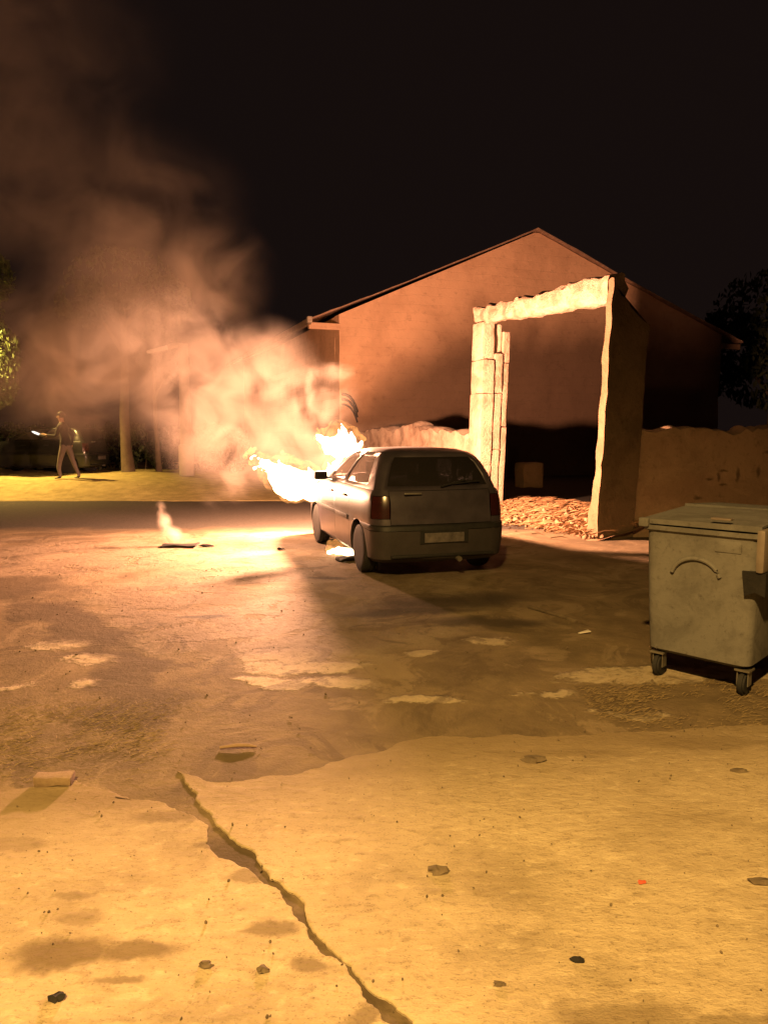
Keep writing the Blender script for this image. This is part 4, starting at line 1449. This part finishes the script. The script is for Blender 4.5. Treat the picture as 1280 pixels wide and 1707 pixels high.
def person():
    # local frame: walks towards -X (left in the picture)
    root = tag(empty('person', (-8.35, 19.5, .33)), 'person in dark jacket and grey trousers striding left with one arm held out', 'person')
    P = [((0, 0, .93), (.15, .12)), ((-.02, 0, 1.10), (.135, .11)), ((-.04, 0, 1.30), (.16, .115)), ((-.06, 0, 1.43), (.12, .10)), ((-.075, 0, 1.50), (.055, .055)), ((-.10, 0, 1.60), (.078, .078)), ((-.10, 0, 1.70), (.088, .08)),
         # near (viewer side, -y) leg stepping forward, far leg trailing
         ((-.02, -.09, .88), .098), ((-.13, -.10, .50), .066), ((-.17, -.10, .30), .058), ((-.13, -.10, .09), .042), ((-.20, -.10, .035), .038), ((-.29, -.10, .03), .028),
         ((.02, .09, .88), .098), ((.13, .10, .50), .066), ((.20, .10, .30), .055), ((.28, .10, .10), .042), ((.22, .10, .04), .036), ((.13, .10, .03), .028),
         # arms: near arm held out forward, far arm back
         ((-.06, -.20, 1.39), .062), ((-.14, -.23, 1.14), .048), ((-.36, -.21, 1.16), .036), ((-.42, -.205, 1.17), .03),
         ((-.05, .20, 1.39), .062), ((.10, .23, 1.15), .048), ((.06, .23, .92), .036), ((.04, .23, .85), .03)]
    E = [(0, 1), (1, 2), (2, 3), (3, 4), (4, 5), (5, 6), (0, 7), (7, 8), (8, 9), (9, 10), (10, 11), (11, 12), (0, 13), (13, 14), (14, 15), (15, 16), (16, 17), (17, 18),
         (3, 19), (19, 20), (20, 21), (21, 22), (3, 23), (23, 24), (24, 25), (25, 26)]
    # palms and five short finger chains on each hand
    for hb, d, up in ((22, Vector((-1, 0, .05)), Vector((0, 0, 1))), (26, Vector((-.1, 0, -1)), Vector((-1, 0, 0)))):
        b = Vector(P[hb][0])
        P.append((tuple(b + d * .05), .027)); E.append((hb, len(P) - 1)); palm = len(P) - 1
        for k in range(5):
            o = (k - 2) * .014
            if k == 0:
                a = b + d * .045 + up * .032; c = a + d * .035 + up * .012
            else:
                a = b + d * .09 + up * o; c = a + d * (.045 + (.01 if k in (2, 3) else 0)) + Vector((0, .012, 0))
            P.append((tuple(a), .0095)); E.append((palm, len(P) - 1))
            P.append((tuple(c), .008)); E.append((len(P) - 2, len(P) - 1))

    def pick(c):
        if c.z > 1.505: return 0
        if c.x < -.385 and c.z > 1.0: return 0
        if c.y > .15 and c.z < .90 and c.z > .6 and c.x > -.05: return 0
        if c.z > .90: return 1
        if c.z < .085: return 3
        return 2
    skin_body(P, E, 'body', [M['skin'], M['jacket'], M['trousers'], M['shoe']], pick, root)
    bm = bmesh.new()
    bmesh.ops.create_uvsphere(bm, u_segments=20, v_segments=14, radius=.104, matrix=Matrix.Translation((-.085, 0, 1.685)))
    bmesh.ops.delete(bm, geom=[v for v in bm.verts if v.co.z < 1.62 or (v.co.x < -.13 and v.co.z < 1.72)], context='VERTS')
    rough_up(bm, .012, 22, 3)
    link('hair', bm, M['hair'], root, 180)
    bm = bmesh.new()
    bmesh.ops.create_cone(bm, cap_ends=True, segments=10, radius1=.017, radius2=.005, depth=.045, matrix=Matrix.Translation((-.195, 0, 1.645)) @ Matrix.Rotation(R(20), 4, 'Y'))
    link('nose', bm, M['skin'], root, 60)
    for s in (-1, 1):
        bm = bmesh.new(); bmesh.ops.create_uvsphere(bm, u_segments=10, v_segments=8, radius=.013, matrix=Matrix.Translation((-.176, s * .033, 1.672))); link('eye', bm, M['char'], root, 180)
        bm = bmesh.new(); bmesh.ops.create_uvsphere(bm, u_segments=10, v_segments=8, radius=.028, matrix=Matrix.LocRotScale(Vector((-.09, s * .088, 1.65)), None, Vector((.7, .4, 1)))); link('ear', bm, M['skin'], root, 180)
    bm = bev_box((-.178, 0, 1.605), (.012, .045, .010), .004); link('mouth', bm, M['lamp_red'], root)
    return root


person()
# what the person holds out: a small torch with a bright white face
bm = bmesh.new()
tube(bm, [(-.02, 0, -.015), (.14, 0, -.06)], [.03, .026], 12)
o = link('torch', bm, M['black'], None, 50)
o.location = (-8.90, 19.28, 1.52)
tag(o, 'small torch shining white in the walking person\'s hand', 'torch')
bm = bmesh.new()
bmesh.ops.create_uvsphere(bm, u_segments=14, v_segments=10, radius=1, matrix=Matrix.LocRotScale(Vector((-.10, 0, .03)), Euler((0, R(22), 0)), Vector((.13, .035, .03))))
link('lens', bm, M['lit'], o, 180)


# ------------------------------------------------------------------ single stones and litter on the ground
def stone(name, label, cat, x, y, size, mat, seed, z=.010, rz=0.0, sub=2, group=None):
    bm = bmesh.new()
    bmesh.ops.create_icosphere(bm, subdivisions=sub, radius=1)
    rough_up(bm, .75, 1.5, seed)
    rough_up(bm, .25, 4.0, seed + 3)
    for v in bm.verts: v.co = Vector((v.co.x * size[0], v.co.y * size[1], max(-.3, v.co.z) * size[2]))
    o = link(name, bm, M[mat], None, 40)
    o.location = (x, y, z); o.rotation_euler = (0, 0, rz)
    return tag(o, label, cat, group)


G = 'loose stones on the near concrete'
bm = bev_box((0, 0, .022), (.17, .075, .045), .008, 2); rough_up(bm, .012, 9, 3)
o = link('brick', bm, M['brick'], None, 50); o.location = (-1.54, 3.29, .006); o.rotation_euler = (0, 0, .08)
tag(o, 'broken brick at the left edge of the near concrete slab', 'brick')
stone('stone', 'darkest flat stone on the concrete slab below the car', 'stone', .75, 3.53, (.065, .03, .022), 'stone', 2, group=G)
stone('stone', 'brown stone near the middle of the right-hand concrete slab', 'stone', .21, 2.60, (.04, .024, .014), 'stone', 3, group=G)
stone('stone', 'small dark stone below the big stain at bottom left', 'stone', -.95, 1.98, (.022, .016, .014), 'char', 4, group=G)
stone('stone', 'pebble left of the crack, farther from it of two', 'stone', -.55, 2.11, (.024, .013, .010), 'stone', 5, group=G)
stone('stone', 'pebble left of the crack, nearer to it of two', 'stone', -.37, 2.09, (.020, .012, .010), 'stone', 6, group=G)
stone('stone', 'dark pebble just above the stain at the bottom edge', 'stone', .60, 2.13, (.024, .010, .010), 'char', 7, group=G)
stone('stone', 'flat stone at the right edge of the near concrete', 'stone', 1.38, 2.53, (.05, .02, .010), 'stone', 8, group=G)
stone('stone', 'tiny pebble at the bottom right of the crack', 'stone', .34, 2.03, (.017, .008, .007), 'stone', 9, group=G)
stone('stone', 'flat pebble right of the dark stone on the slab', 'stone', 1.72, 3.42, (.04, .018, .008), 'stone', 10, group=G)
stone('plastic_scrap', 'tiny scrap of red plastic on the right-hand slab', 'litter', .94, 2.53, (.016, .010, .004), 'red_scrap', 11, rz=.3)
bm = bev_box((0, 0, .008), (.09, .035, .010), .003, 2); rough_up(bm, .02, 14, 3)
o = link('paper_scrap', bm, M['white_scrap'], None, 50); o.location = (1.62, 5.86, .004); o.rotation_euler = (0, 0, .25)
tag(o, 'small white scrap on the dark ground left of the container', 'litter')
bm = bmesh.new(); tube(bm, [(-.09, -.01, .012), (0, 0, .02), (.06, .008, .016), (.10, .004, .01)], [.008, .011, .010, .005], 8)
o = link('stick', bm, M['old_wood'], None, 50); o.location = (-.76, 3.68, .0)
tag(o, 'short stick lying on the dirt above the crack', 'stick')
stone('debris', 'dark fragment just right of the smouldering board', 'debris', -2.50, 10.35, (.09, .04, .025), 'char', 12, z=.01)
stone('debris', 'small dark fragment between the smouldering board and the front wheel', 'debris', -1.42, 10.05, (.05, .03, .025), 'char', 13, z=.01)

# broken strip of kerb beside the dark ground on the right
bm = bev_box((0, 0, 0), (.62, .04, .03), .01, 3); rough_up(bm, .02, 6, 4)
o = link('kerb_strip', bm, M['stone'], None, 50); o.location = (1.50, 6.50, .005); o.rotation_euler = (0, 0, -1.05)
tag(o, 'broken pale kerb strip half sunk in the dark ground beside the container', 'kerb')
